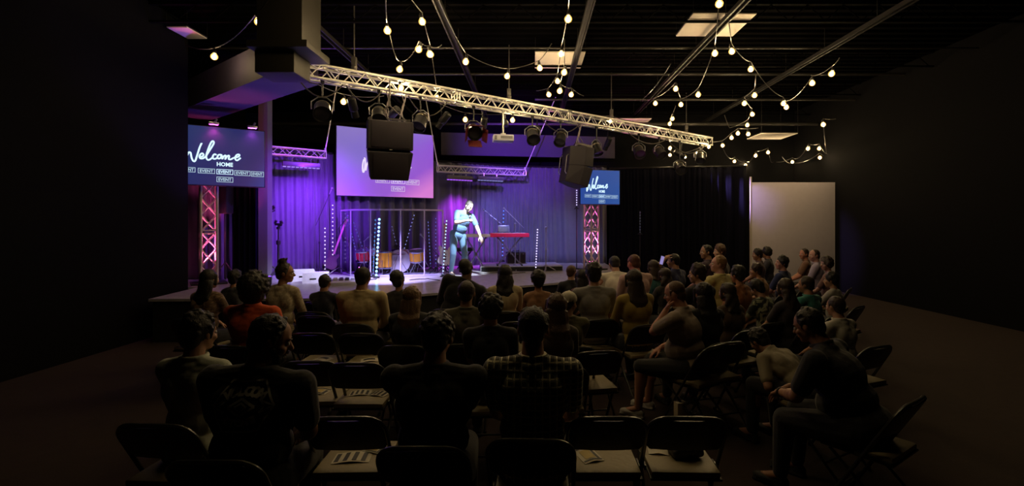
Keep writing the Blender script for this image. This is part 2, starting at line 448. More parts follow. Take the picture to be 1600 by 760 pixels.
# pink uplights at tower feet
def uplight(x, y, z, label, col, power, tgt, angle=60):
    t = thing('uplight', label, 'stage light', (x, y, z))
    MB().lathe([(.05, 0), (.075, .02), (.08, .16), (.07, .17)], n=18).build('housing', M_BLACKM, t)
    MB().lathe([(.0, .172), (.066, .172), (.066, .176), (.0, .176)], n=18).build('lens', emis('lens_%s' % label[:4]+str(len(MATS)), col, 3.0), t)
    MB().box((0, -.09, .05), (.12, .02, .1), bev=.005).build('bracket', M_BLACKM, t)
    lamp('SPOT', 'uplight_beam', (x, y, z+.19), col, power, t, tgt, size=.05, angle=angle)
PINK = (1.0, .10, .42)
uplight(T1.x+.0, T1.y-.0, SZ+.04, 'pink glowing uplight inside the foot of the left lattice tower', (1.0, .10, .30), 110*K_TOWER, (T1.x, T1.y, 5), 75)
uplight(T2.x, T2.y, SZ+.04, 'pink glowing uplight inside the foot of the right lattice tower', (1.0, .13, .52), 150*K_TOWER, (T2.x, T2.y, 5), 75)

# ------------------------------------------------------------------ screens
def screen(name, label, L, Rr, z0, z1, body_d, col_stops, es, content, lab_col, frame_m=M_BLACKM):
    """L, Rr: (x, y) ends of the face; content=(u0, v0, su, sv, strength, col)"""
    L = Vector((L[0], L[1], 0)); Rr = Vector((Rr[0], Rr[1], 0)); d = Rr-L; W = d.length; H = z1-z0
    ang = math.atan2(d.y, d.x); c = (L+Rr)/2
    t = thing(name, label, 'screen', (c.x, c.y, z0), rz=ang)
    MB().box((0, body_d/2+.004, H/2), (W+.03, body_d, H+.03), bev=.008).build('casing', frame_m, t)
    m = bpy.data.materials.new(name+'_picture'); m.use_nodes = True; nt = m.node_tree
    b = nt.nodes['Principled BSDF']; b.inputs['Base Color'].default_value = lab_col; b.inputs['Roughness'].default_value = .5
    tc = nt.nodes.new('ShaderNodeTexCoord'); mp = nt.nodes.new('ShaderNodeMapping')
    mp.inputs['Location'].default_value = (.5, 0, 0); mp.inputs['Scale'].default_value = (1/W, 1, 1/H)
    nt.links.new(tc.outputs['Object'], mp.inputs['Vector'])
    sx = nt.nodes.new('ShaderNodeSeparateXYZ'); nt.links.new(mp.outputs[0], sx.inputs[0])
    ma = nt.nodes.new('ShaderNodeMath'); ma.operation = 'MULTIPLY_ADD'; ma.inputs[1].default_value = col_stops['kx']
    mb_ = nt.nodes.new('ShaderNodeMath'); mb_.operation = 'MULTIPLY_ADD'; mb_.inputs[1].default_value = col_stops['kz']; mb_.inputs[2].default_value = col_stops['k0']
    nt.links.new(sx.outputs['Z'], mb_.inputs[0]); nt.links.new(sx.outputs['X'], ma.inputs[0]); nt.links.new(mb_.outputs[0], ma.inputs[2])
    cr = nt.nodes.new('ShaderNodeValToRGB'); st = col_stops['stops']
    cr.color_ramp.elements[0].position = st[0][0]; cr.color_ramp.elements[0].color = (*st[0][1], 1)
    cr.color_ramp.elements[1].position = st[-1][0]; cr.color_ramp.elements[1].color = (*st[-1][1], 1)
    for pos, cc in st[1:-1]:
        e = cr.color_ramp.elements.new(pos); e.color = (*cc, 1)
    nt.links.new(ma.outputs[0], cr.inputs[0]); nt.links.new(cr.outputs[0], b.inputs['Emission Color']); b.inputs['Emission Strength'].default_value = es
    face = MB().add([(-W/2, 0, 0), (W/2, 0, 0), (W/2, 0, H), (-W/2, 0, H)], [(0, 1, 2, 3)])
    me = face.mesh('picture'); me.materials.append(m); o = bpy.data.objects.new('picture', me); COL.objects.link(o); o.parent = t
    # lettering, laid out in the flattened pixels of the left screen and mapped on
    u0, v0, su, sv, ls, lc = content; yb = -.004
    def flat(x, y):
        top = 20+(x-30)*.12; bot = 700+(x-30)*.045
        U = (x+72)/977*1.41; V = (y-top)/(bot-top)*1.12
        return (-W/2+u0+(U-.563)*su, H-(v0+(V-.865)*sv))
    strokes = [[(-22, 300), (-34, 340), (-40, 390), (-36, 440), (-26, 448), (-14, 410), (-6, 340), (-10, 292), (-22, 292)], [(0, 432), (12, 372), (30, 338), (48, 340), (55, 372), (62, 405), (78, 436), (98, 436), (118, 380), (145, 290), (166, 240), (168, 232)],
               [(146, 396), (178, 386), (190, 366), (176, 350), (156, 362), (146, 388), (156, 408), (185, 408), (214, 388)],
               [(214, 388), (262, 310), (300, 248), (304, 222), (290, 212), (268, 240), (240, 310), (220, 380), (228, 418), (252, 426), (288, 402)],
               [(334, 374), (316, 362), (298, 376), (292, 400), (306, 416), (330, 412), (348, 398)],
               [(372, 368), (354, 376), (346, 400), (360, 414), (382, 404), (390, 382), (372, 368), (400, 376)],
               [(404, 380), (400, 420), (414, 392), (436, 378), (440, 392), (434, 422), (450, 396), (474, 380), (480, 394), (474, 422), (500, 424), (530, 408)],
               [(530, 408), (572, 402), (598, 388), (596, 372), (572, 374), (552, 398), (552, 424), (572, 438), (604, 418), (612, 408)]]
    wd = .015*math.sqrt(su*sv)
    def smooth_pts(pp, n=4):
        out = []
        for i in range(len(pp)-1):
            p0 = pp[max(i-1, 0)]; p1 = pp[i]; p2 = pp[i+1]; p3 = pp[min(i+2, len(pp)-1)]
            for k in range(n):
                t_ = k/n
                out.append(tuple(.5*((2*p1[j])+(-p0[j]+p2[j])*t_+(2*p0[j]-5*p1[j]+4*p2[j]-p3[j])*t_*t_+(-p0[j]+3*p1[j]-3*p2[j]+p3[j])*t_**3) for j in (0, 1)))
        out.append(pp[-1]); return out
    mbs = MB()
    for s_ in strokes:
        q = [flat(*p) for p in smooth_pts(s_)]
        vs = []; n = len(q)
        for i, p in enumerate(q):
            a_ = q[max(i-1, 0)]; c_ = q[min(i+1, n-1)]; dx, dz = c_[0]-a_[0], c_[1]-a_[1]; l = math.hypot(dx, dz) or 1
            nx, nz = -dz/l, dx/l
            vs += [(p[0]+nx*wd, yb, p[1]+nz*wd), (p[0]-nx*wd, yb, p[1]-nz*wd)]
        mbs.add(vs, [(2*i, 2*i+1, 2*i+3, 2*i+2) for i in range(n-1)])
    EM = emis(name+'_letters', lc, ls); EM2 = emis(name+'_boxes', tuple(x*(.6 if 'proj' not in name else .78) for x in lc), ls)
    mbs.build('script_lettering', EM, t, smooth=False)
    def put_text(txt, cx_, cy_, hgt, m_, nm, wdt=None, bold=.0):
        mb2 = text_mb(txt, 1.0, bold)
        xs = [v.x for v in mb2.v]; ys = [v.y for v in mb2.v]
        h0 = max(ys)-min(ys); w0 = max(xs)-min(xs); mx_ = (max(xs)+min(xs))/2; my_ = (max(ys)+min(ys))/2
        sy_ = hgt/h0; sx_ = (wdt/w0) if wdt else sy_
        mb2.v = [Vector((cx_+(v.x-mx_)*sx_, yb-.001, cy_+(v.y-my_)*sy_)) for v in mb2.v]
        mb2.build(nm, m_, t, smooth=False)
    x0, za = flat(338, 448); x1, zb = flat(524, 514)
    put_text('HOME', (x0+x1)/2, (za+zb)/2, abs(za-zb)*.9, EM, 'home_lettering', x1-x0, .03)
    for k, (bx, by, full, lit) in [q_ for q_ in enumerate([(-95, 498, 0, .5), (128, 517, 1, 1), (336, 531, 1, 1.2), (540, 548, 1, .9), (740, 563, 0, .7), (336, 618, 1, 1)]) if name == 'video_screen' or q_[0] not in (0, 4)]:
        a0, za = flat(bx, by); a1, zb = flat(bx+(190 if k else 196), by+70)
        if a1 > W/2-.01: a1 = W/2-.01
        if a0 < -W/2+.01: a0 = -W/2+.01
        th = .009*su; fr = MB(); y_ = yb
        for (p0, p1, p2, p3) in ((a0, a1, za, za-th), (a0, a1, zb+th, zb), (a0, a0+th, za, zb), (a1-th, a1, za, zb)):
            fr.add([(p0, y_, p3), (p1, y_, p3), (p1, y_, p2), (p0, y_, p2)], [(0, 1, 2, 3)])
        fr.build('caption_box', EM if lit > 1 else EM2, t, smooth=False)
        put_text('EVENT', (a0+a1)/2, (za+zb)/2, abs(za-zb)*.55, EM if lit > 1 else EM2, 'caption_lettering', abs(a1-a0)*.78, .02)
    return t
Ll = XY(280, 9.12); Lr = XY(413, 9.9)
NAVY = {'kx': .55, 'kz': -.3, 'k0': .35, 'stops': [(0, (.010, .035, .16)), (.45, (.012, .02, .13)), (.75, (.03, .018, .12)), (1, (.01, .06, .2))]}
s1 = screen('video_screen', 'navy video screen reading Welcome HOME on the left pink tower', Ll, Lr, 2.65, 3.775, .09, NAVY, .8, (.563, .865, 1, 1, 1.3, (.62, .85, 1.0)), (.03, .03, .04, 1))
BLUE = {'kx': .5, 'kz': -.2, 'k0': .3, 'stops': [(0, (.012, .06, .36)), (.5, (.014, .075, .34)), (1, (.02, .10, .40))]}
Rl = XY(907, 12.1); Rrr = XY(968, 12.35)
s2 = screen('video_screen', 'small blue video screen reading Welcome HOME on the right pink tower', Rl, Rrr, 2.395, 3.245, .09, BLUE, .85, (.47, .66, .60, .85, 1.0, (.42, .72, 1.0)), (.03, .03, .04, 1))
PJ = {'kx': .62, 'kz': -.62, 'k0': .50, 'stops': [(0, (.17, .12, .50)), (.3, (.155, .10, .56)), (.58, (.22, .06, .60)), (.78, (.24, .055, .58)), (1.0, (.62, .16, .62))]}
s3 = screen('projection_screen', 'big lavender and pink projection screen with a white border above the drums', (-4.70, 11.75), (-2.63, 13.07), 2.592, 4.275, .05, PJ, 1.0, (1.285, 1.285, 1.31, 1.31, 1.0, (.86, .74, 1.0)), (.2, .2, .2, 1))
# magenta clip lights on top of the left screen
for fx, colr, lab, pw in ((333, (1, .06, .8), 'magenta clip light on the upper edge of the left video screen, nearer its middle', 11), (393, (.55, .08, 1), 'violet clip light on the upper right edge of the left video screen', 9)):
    s = (fx-280)/133; t_ = s*9.12/(9.9-s*.78); x = Ll[0]+(Lr[0]-Ll[0])*t_; y = Ll[1]+(Lr[1]-Ll[1])*t_
    nx, ny = .62, -.78
    t = thing('clip_light', lab, 'lamp', (x+nx*.10, y+ny*.10, 3.83), rz=.65)
    MB().box((0, 0, 0), (.17, .10, .045), bev=.01).build('housing', M_STEEL, t)
    MB().box((0, 0, -.024), (.14, .07, .004)).build('lens', emis('clip'+str(fx), colr, 12), t)
    MB().tube([(0, .04, 0), (0, .09, .03), (0, .12, -.02)], .008).build('arm', M_STEEL, t)
    MB().cyl((.02, 0, .02), (.05, .03, .09), .02).build('knob', M_STEEL, t)
    lamp('SPOT', 'clip_beam', (x+nx*.10, y+ny*.10, 3.79), colr, pw, t, (x-nx*.06, y-ny*.06, 2.9), size=.03, angle=115, blend=1)

# ------------------------------------------------------------------ LED bars under the back trusses and washes
def led_bar(px0, py0, px1, py1, Ya, Yb, label, lit):
    a = P(px0, py0, Ya); b = P(px1, py1, Yb); z = (a.z+b.z)/2; d = b-a; ang = math.atan2(d.y, d.x); L = math.hypot(d.x, d.y)
    c = (a+b)/2
    t = thing('led_bar', label, 'stage light', (c.x, c.y, z), rz=ang)
    MB().box((0, 0, 0), (L, .12, .11), bev=.015).build('housing', mat('bar_housing', (.10, .09, .13), .4, .3, var=.1), t)
    mb = MB(); n = 9
    for k in range(n): mb.lathe([(.0, 0), (.032, 0), (.036, -.02), (.0, -.024)], (-L/2+(k+.5)*L/n, -.01, -.055), n=12)
    mb.build('lens_row', emis('bar_lens'+label[:5]+str(lit), lit, 1.2), t)
    mb = MB()
    for sx in (-.25, .25): mb.tube([(sx*L, 0, .05), (sx*L, 0, .12), (sx*L+.03, 0, .16)], .012)
    mb.build('clamp', M_STEEL, t)
    return c, z, ang, t
c1, z1_, a1_, lb1 = led_bar(441, 256, 500, 259, 10.75, 11.2, 'LED bar with a row of lenses hanging under the left back truss', (.35, .22, .8))
c2, z2_, a2_, lb2 = led_bar(698, 278, 738, 278, 13.0, 13.4, 'violet LED bar under the left half of the right back truss', (.4, .1, 1))
c3, z3_, a3_, lb3 = led_bar(746, 278, 786, 280, 13.3, 13.7, 'dim LED bar under the right half of the right back truss', (.2, .2, .5))
VIO = (.30, .04, 1.0)
KC = K_CURTAIN
lamp('SPOT', 'bar_wash', (c1.x+.1, c1.y-.15, z1_-.09), VIO, 330*KC, lb1, (c1.x-.15, c1.y+.95, 1.5), .15, 125, 1)
lamp('SPOT', 'bar_wash', (c2.x, c2.y-.1, z2_-.09), (.62, .05, 1), 520*KC, lb2, (c2.x-.1, c2.y+.8, 1.2), .12, 80, 1)
lamp('SPOT', 'bar_wash', (c3.x, c3.y-.1, z3_-.09), (.30, .22, 1), 120*KC, lb3, (c3.x+.1, c3.y+1.1, 1.2), .12, 90, 1)

# ------------------------------------------------------------------ fixtures under the long truss
def par_can(px, py, label, r=.12, tilt=.6, yaw=0, doors=None, beam=None, cat='stage light', k=1.0):
    tp = on_truss(px); tp = Vector((tp.x, tp.y, tp.z-.13))
    z = CAMZ+(HY-py)/FPX*tp.y
    t = thing('stage_light', label, cat, (tp.x, tp.y, z), rz=yaw)
    drop = tp.z-z
    MB().cyl((0, 0, drop-.02), (0, 0, .2*k), .014).box((0, 0, drop+.0), (.06, .05, .08), bev=.008).build('hook_clamp', M_BLACKM, t)
    ya = MB().tube([(-r-.035, 0, 0), (-r-.035, 0, .12), (-r*.5, 0, .2), (r*.5, 0, .2), (r+.035, 0, .12), (r+.035, 0, 0)], .011); ya.build('yoke', mat('yoke_metal', (.22, .22, .25), .3, .7), t)
    R = Rx(-tilt)
    MB().lathe([(.03, .20), (r*.75, .17), (r*.95, .08), (r, -.04), (r*1.12, -.15), (r*1.14, -.17), (r*1.0, -.17), (r*.9, -.12), (0, -.10)], R=R, n=22).build('can_body', M_BLACKM, t)
    MB().lathe([(r*.4, .10), (r*.985, .09), (r*1.0, .075), (r*.98, .06)], R=R, n=22).build('rim', mat('rim_metal', (.3, .27, .2), .3, .8), t)
    MB().lathe([(0, -.118), (r*.88, -.124), (r*.88, -.13), (0, -.135)], R=R, n=22).build('lens', mat('dark_lens', (.03, .03, .04), .1, .0), t)
    if doors:
        for k_, (dx, dy) in enumerate(((1, 0), (-1, 0), (0, 1), (0, -1))):
            mb = MB(); c = R @ Vector((dx*r*1.35, dy*r*1.35, -.25))
            mb.box(c, (.012 if dx else .26, .012 if dy else .26, .2), R @ (Ry(-dx*.35) @ Rx(dy*.35)), bev=.004)
            mb.build('barn_door', mat(doors, (.12, .012, .012) if doors == 'door_red' else (.04, .035, .03), .6), t)
    return t, tp, z
par_can(504, 172, 'round black stage light nearest the left end of the long truss', .13, .9, .4)
par_can(592, 180, 'black stage light hanging above the left corner of the projection screen', .12, .8, .3)
par_can(657, 190, 'black stage light above the hanging loudspeaker right side', .12, .7, -.2)
par_can(740, 205, 'stage light with dark red barn doors above the speaking man', .13, 1.1, .3, doors='door_red')
par_can(832, 212, 'black stage light right of the small white projector', .13, .8, .2)
par_can(876, 216, 'black stage light directly above the right hanging loudspeaker', .12, .7, -.3)
par_can(932, 232, 'tilted stage light just right of the right hanging loudspeaker', .11, .5, .6)
par_can(998, 236, 'small black stage light below the truss right of the right video screen', .13, .8, .1)
par_can(1030, 238, 'small black stage light below the truss beside the bulb cluster', .13, .8, .5)
par_can(1062, 262, 'low hanging black stage light under the bulbs near the right truss end', .14, .9, .1)
par_can(1094, 246, 'last black stage light at the right end of the long truss', .13, .7, -.3)
pj_tp = on_truss(786)
pj = thing('projector', 'small white projector hanging under the middle of the long truss', 'projector', (pj_tp.x, pj_tp.y, CAMZ+(HY-217)/FPX*pj_tp.y), rz=.15)
MB().box((0, 0, 0), (.42, .3, .13), bev=.02).build('body', mat('white_plastic', (.62, .64, .78), .4, emit=None, var=.03), pj)
MB().box((-.16, -.152, 0), (.05, .01, .08), bev=.004).box((.06, -.152, .01), (.24, .008, .05)).build('vent', mat('grey_vent', (.25, .25, .3), .5, var=.1), pj)
MB().cyl((0, 0, .06), (0, 0, pj_tp.z-(CAMZ+(HY-217)/FPX*pj_tp.y)-.1), .02).box((0, 0, .09), (.1, .1, .04)).build('mount_pole', M_STEEL, pj)
MB().lathe([(0, 0), (.05, 0), (.055, .04), (.03, .05)], (-.1, .16, 0), R=Rx(-PI/2)).build('lens', mat('dark_lens', (.02, .02, .02), .1), pj)

# two hung loudspeakers
def array_speaker(px, py, yaw, label, k=1.0, tilt=.14):
    tp = on_truss(px); z = CAMZ+(HY-py)/FPX*tp.y
    t = thing('hung_loudspeaker', label, 'loudspeaker', (tp.x, tp.y, z), rz=yaw, rx=tilt)
    M_CAB = mat('cabinet_black', (.018, .014, .024), .6, bump='noise', bscale=80, bstr=.2)
    hw, hh, dp = .36*k, .235*k, .3*k
    for s_ in (1, -1):
        R = Rx(-.06 if s_ > 0 else .12)
        poly = [(-hw, -dp*.9), (hw, -dp*.9), (hw, -dp*.1), (hw*.55, dp), (-hw*.55, dp), (-hw, -dp*.1)]
        if s_ < 0: zz = [1.0, .86]
        mb = MB(); n = 6
        for zk in (0, 1):
            f = 1.0 if (s_ > 0 or zk == 1) else .84
            for (x, y) in poly: mb.v.append(R @ Vector((x*f, y, (-hh if zk == 0 else hh)*.985))+Vector((0, 0, s_*hh*.97)))
        mb.f = [tuple(reversed(range(n))), tuple(range(n, 2*n))]+[(i, (i+1) % n, n+(i+1) % n, n+i) for i in range(n)]
        cb = mb.build('cabinet', M_CAB, t, smooth=False); bv = cb.modifiers.new('edge', 'BEVEL'); bv.width = .012; bv.segments = 2
        g = MB().box(R @ Vector((0, -dp*.9-.008, 0))+Vector((0, 0, s_*hh)), (hw*1.7*(.9 if s_ < 0 else 1), .02, hh*1.8), R, bev=.008)
        g.build('grille', mat('grille_mesh', (.022, .016, .028), .5, .3, bump='noise', bscale=300, bstr=.5), t)
    MB().box((0, -dp*.93, 0.01), (.05, .008, .014)).build('badge', mat('silver_badge', (.7, .7, .7), .3, .5), t)
    mb = MB()
    for s_ in (-1, 1):
        mb.box((s_*(hw-.06), 0, 2*hh+.03), (.03, .42*k, .05)); mb.cyl((s_*(hw-.06), 0, 2*hh+.02), (0, 0, 2*hh+.28), .012)
    mb.box((0, 0, 2*hh+.05), (hw*2-.1, .04, .03)); mb.cyl((0, 0, 2*hh+.28), (0, 0, tp.z-z+.05), .012)
    mb.build('fly_frame', mat('rigging_steel', (.12, .11, .11), .4, .6), t)
    mb = MB()
    for s_ in (-1, 1):
        mb.tube([(s_*hw*.45, dp+.01, -hh), (s_*hw*.45, dp+.05, -hh*.8), (s_*hw*.45, dp+.05, hh*.8), (s_*hw*.45, dp+.01, hh)], .012)
    mb.build('rear_bracket', M_STEEL, t)
    return t
array_speaker(607, 235, .42, 'large black hanging loudspeaker covering the middle of the projection screen', 1.04)
array_speaker(899, 261, 2.0, 'hanging loudspeaker turned away, overlapping the right video screen', .94)
mb = MB()
for k, x in enumerate((902, 628, 604)):
    tp = on_truss(x)
    for j in range(3):
        a = Vector((tp.x+.03*j, tp.y, tp.z-.1)); pts = []
        for i in range(9):
            s_ = i/8; pts.append(a+Vector((.05*math.sin(s_*5+j), -.05, -.62*s_-.0)))
        mb = MB().tube(pts, .009, 5)
        tag(mb.build('hanging_cable', mat('cable_grey', (.30, .27, .30), .5), None), ['grey cable dangling beside the right hanging loudspeaker', 'grey cable dangling above the right side of the large hanging loudspeaker', 'grey cable dangling above the left side of the large hanging loudspeaker'][k], 'cable', ['cables by the right loudspeaker', 'cables right above the large loudspeaker', 'cables left above the large loudspeaker'][k])
# looped black cables sagging under the truss
for i, (x0, x1, sag) in enumerate([(470, 540, .25), (545, 600, .22), (640, 700, .3), (845, 905, .25), (980, 1040, .2), (1040, 1100, .3)]):
    a = on_truss(x0); b = on_truss(x1); pts = []
    for k in range(13):
        s_ = k/12; q = a.lerp(b, s_); q.z -= .15+sag*4*s_*(1-s_); q.y -= .12; pts.append(q)
    tag(MB().tube(pts, .011, 6).build('looped_cable', M_CABLE, None), 'black cable loop sagging below the truss, ' + ['leftmost one', 'second from the left', 'above the large hanging loudspeaker', 'above the right hanging loudspeaker', 'above the right black curtain', 'at the right truss end'][i], 'cable')

# ------------------------------------------------------------------ string lights
M_FIL = emis('glowing_filament', (1.0, .77, .44), BULB)
def shell_mat():
    m = bpy.data.materials.new('bulb_glass'); m.use_nodes = True; nt = m.node_tree; nt.nodes.clear()
    o = nt.nodes.new('ShaderNodeOutputMaterial'); a = nt.nodes.new('ShaderNodeAddShader')
    t = nt.nodes.new('ShaderNodeBsdfTransparent'); t.inputs[0].default_value = (1, .93, .8, 1)
    e = nt.nodes.new('ShaderNodeEmission'); e.inputs[0].default_value = (1.0, .58, .14, 1); e.inputs[1].default_value = .8
    nt.links.new(t.outputs[0], a.inputs[0]); nt.links.new(e.outputs[0], a.inputs[1]); nt.links.new(a.outputs[0], o.inputs[0])
    return m
M_SHELL = shell_mat()
bulb_src = {}
def bulb(root, p, ax=None):
    SCB = 1.2
    if not bulb_src:
        a = MB().lathe([(.0, -.066), (.022, -.062), (.038, -.048), (.045, -.028), (.042, -.008), (.026, .016), (.016, .028)], n=14); bulb_src['glass'] = a.mesh('glass'); bulb_src['glass'].materials.append(M_SHELL)
        a = MB().ell((0, 0, -.026), (.026, .026, .032), nu=10, nv=8); bulb_src['filament'] = a.mesh('filament'); bulb_src['filament'].materials.append(M_FIL)
        a = MB().lathe([(.017, .020), (.021, .024), (.021, .062), (.012, .072), (.008, .085)], n=12); bulb_src['socket'] = a.mesh('socket'); bulb_src['socket'].materials.append(M_RUB)
        for me in bulb_src.values(): me.polygons.foreach_set('use_smooth', [True]*len(me.polygons))
    b = bpy.data.objects.new('bulb', bulb_src['glass']); COL.objects.link(b); b.parent = root
    b.location = p-root.location; b.scale = (SCB, SCB, SCB)
    rnd = random.Random(int(p.x*997+p.y*31)); b.rotation_euler = (rnd.uniform(-.35, .35), rnd.uniform(-.3, .3), 0)
    for k in ('filament', 'socket'):
        c = bpy.data.objects.new(k, bulb_src[k]); COL.objects.link(c); c.parent = b
def strand(label, pts, ends, sag=.10):
    """pts: bulbs (px, py, z); ends: wire anchors before and after"""
    P3 = []
    for (x, y, z) in pts:
        Y = (z-CAMZ)*FPX/(HY-y); P3.append(P(x, y, Y))
    root = thing('string_lights', label, 'string lights', tuple(P3[0]))
    tops = [p+Vector((0, 0, .11)) for p in P3]
    def a3(e): x, y, z = e; Y = (z-CAMZ)*FPX/(HY-y); return P(x, y, Y)
    way = [a3(e) for e in ends[0]]+tops+[a3(e) for e in ends[1]]
    path = []
    for a, b in zip(way, way[1:]):
        d = (b-a).length
        for k in range(8):
            s_ = k/8; q = a.lerp(b, s_); q.z -= sag*min(d, 2)*4*s_*(1-s_)*.5; path.append(q)
    path.append(way[-1])
    MB().tube(path, .0075, 6).build('wire', M_CABLE, root, world=True)
    mb = MB()
    for p, t in zip(P3, tops): mb.cyl(p+Vector((0, 0, .07)), t, .006, n=5)
    mb.build('drop_wire', M_CABLE, root, world=True)
    for p in P3: bulb(root, p)
strand('string of two bulbs over the far left corner beside the brown duct', [(403, 31, 4.7), (335, 86, 4.6)], ([(425, -10, 4.9)], [(290, 70, 4.9)]))
strand('two bulbs hung at the left end of the long truss', [(448, 112, 4.25), (537, 157, 4.1)], ([(462, 100, 4.5)], [(600, 150, 4.3)]))
strand('string curling down above the truss left of centre with a deep loop', [(596, -190, 4.8), (600, -80, 4.8), (605, 45, 4.7), (625, 106, 4.45), (655, 75, 4.6), (671, 82, 4.6)], ([(592, -300, 5.0)], [(690, 70, 4.8)]), .3)  # first pair of bulbs, above the view, added to light the audience
strand('string along the dark roof channel left of centre ending at the truss', [(659, 31, 4.95), (673, 83, 4.9), (683, 151, 4.35), (626, 135, 4.35)], ([(636, -10, 5.1)], [(600, 122, 4.45)]), .02)
strand('long swag of three bulbs running to the pinkish ceiling panel', [(560, -170, 4.8), (655, -60, 4.8), (728, 94, 4.6), (793, 117, 4.6), (843, 104, 4.7)], ([(480, -300, 5.0)], [(862, 68, 5.0)]), .1)  # leading bulbs out of view are added for audience light
strand('vertical run of bulbs over the centre, left line', [(905, -240, 4.8), (894, -90, 4.8), (888, 27, 4.8), (877, 82, 4.8), (871, 125, 4.7), (857, 146, 4.6)], ([(910, -400, 5.0)], [(838, 142, 4.75)]), .05)  # topmost bulbs lie above the view, added to brighten the audience
strand('vertical run of bulbs over the centre, right line below the pinkish panel', [(882, 111, 4.5), (875, 140, 4.4), (893, 146, 4.6)], ([(882, 60, 5.0)], [(912, 150, 4.75)]), .05)
strand('sparse string of bulbs lying along the middle of the long truss', [(727, 185, 4.05), (801, 186, 4.1), (954, 188, 4.45)], ([(683, 160, 4.3)], [(990, 190, 4.5)]), .05)
strand('string falling from the largest ceiling panel down to the left', [(1180, -210, 4.9), (1145, -90, 4.9), (1124, 3, 4.9), (1117, 81, 4.85), (1091, 146, 4.55), (1064, 162, 4.6), (1056, 137, 4.7), (1024, 160, 4.7)], ([(1230, -380, 5.0)], [(1000, 158, 4.8), (1048, 100, 5.0)]), .08)  # unseen upper bulbs added for light on the audience
strand('string falling from the largest ceiling panel down to the far right edge', [(1143, 78, 4.85), (1173, 106, 4.8), (1224, 160, 4.5), (1229, 166, 4.5), (1269, 128, 4.6), (1300, 113, 4.6)], ([(1138, 22, 5.2)], [(1312, 90, 4.75)]), .12)
strand('short string of four bulbs hanging right of the truss end', [(1179, 147, 4.55), (1163, 160, 4.5), (1175, 177, 4.5), (1168, 194, 4.5)], ([(1181, 118, 4.8)], [(1140, 200, 4.6), (1132, 180, 4.8)]), .05)
strand('cluster of bulbs wound around the right end of the long truss', [(1051, 184, 4.6), (1047, 192, 4.5), (1047, 230, 4.1), (1047, 241, 4.05), (1070, 244, 4.05), (1089, 238, 4.1), (1108, 228, 4.15), (1129, 226, 4.1), (1143, 214, 4.2), (1153, 207, 4.25), (1169, 208, 4.2)], ([(1056, 165, 4.8)], [(1185, 200, 4.3)]), .05)
strand('wavy low string of bulbs above the white partition', [(1148, 251, 3.9), (1165, 257, 3.85), (1181, 242, 3.95), (1200, 237, 4.0), (1208, 258, 3.85), (1238, 252, 3.9), (1263, 231, 4.0), (1280, 231, 4.0), (1301, 244, 3.95)], ([(1128, 228, 4.1)], [(1309, 240, 4.0)]), .18)
strand('last few bulbs of the string at the right edge above the white partition', [(1238, 260, 3.8), (1281, 245, 3.85), (1292, 249, 3.85), (1286, 193, 4.2)], ([(1222, 245, 3.95)], [(1306, 186, 4.3)]), .1)
# ------------------------------------------------------------------ on the stage
def on_stage(px, Y, z=SZ):
    return Vector(((px-CX)/FPX*Y, Y, z))
M_CHROME = mat('chrome', (.75, .75, .8), .2, .9, var=.03)
M_STB_ = mat('stand_black', (.012, .012, .014), .5, var=.1)
M_TUBE = mat('tube_plastic', (.10, .10, .16), .3)
def led_tube(px0, y0, px1, y1, Y, colr, st, n, label, rad=.016, pitch_r=.017):
    a = P(px0, y0, Y); b = P(px1, y1, Y)
    if b.z < SZ+.02: b.z = SZ+.02
    t = thing('led_tube', label, 'light tube', tuple(b))
    MB().cyl(a, b, rad*.6, n=10).build('tube', M_TUBE, t, world=True)
    MB().lathe([(.07, -.015), (.07, 0), (.03, .02), (.022, .05)], n=16).build('foot', M_BLACKM, t)
    if b.z > SZ+.25: MB().cyl((0, 0, 0), (0, 0, SZ-b.z+.012 if b.x < 2.2 else -b.z+.012), .012).lathe([(.13, .0), (.13, .012), (.03, .02)], (0, 0, (SZ if b.x < 2.2 else 0)-b.z+.004)).build('floor_pole', M_STB_, t)
    mb = MB()
    for k in range(n):
        s_ = (k+.5)/n; p = a.lerp(b, s_); mb.ell(p+Vector((0, -rad*.55, 0)), pitch_r, nu=8, nv=6)
    key = 'led_%.2f_%.2f_%.2f_%.1f' % (*colr, st)
    mb.build('led_dots', emis(key, colr, st), t, world=True)
    return t
WL = (.70, .62, 1.0); CY = (.22, .62, 1.0); DB = (.10, .16, .9)
led_tube(508, 354, 508, 424, 11.4, WL, 1.7, 11, 'lavender LED tube standing farthest left on the stage')
led_tube(520, 318, 520, 414, 11.8, WL, 1.6, 15, 'taller lavender LED tube next to the leftmost one')
led_tube(593, 340, 588, 434, 10.75, CY, 4.5, 15, 'brightest cyan LED tube in front of the drum shield', pitch_r=.026)
led_tube(587, 341, 583, 432, 10.95, (.10, .32, .85), .9, 14, 'dim blue LED tube just behind the brightest cyan one')
led_tube(543, 338, 560, 408, 11.8, (.25, .25, 1), .8, 14, 'dim blue LED tube leaning behind the left drum shield panel', pitch_r=.012)
led_tube(552, 346, 574, 408, 11.95, (.25, .25, 1), .6, 12, 'faintest leaning LED tube behind the left drum shield panel', pitch_r=.012)
led_tube(648, 334, 628, 402, 12.3, (.40, .45, 1), .9, 12, 'blue LED tube leaning left behind the right drum shield panel', pitch_r=.013)
led_tube(612, 352, 620, 384, 12.4, (.4, .4, 1), .5, 6, 'short faint LED tube above the bass drum', pitch_r=.012)
led_tube(669, 345, 673, 420, 12.1, (.25, .30, 1), .7, 14, 'faint blue LED tube behind the right drum shield edge', pitch_r=.013)
led_tube(681, 339, 681, 420, 12.3, (.25, .30, 1), .7, 14, 'faint blue LED tube left of the white guitar', pitch_r=.013)
led_tube(698, 343, 692, 432, 11.0, (.50, .72, 1.0), 1.5, 17, 'white to cyan LED tube rising behind the white guitar')
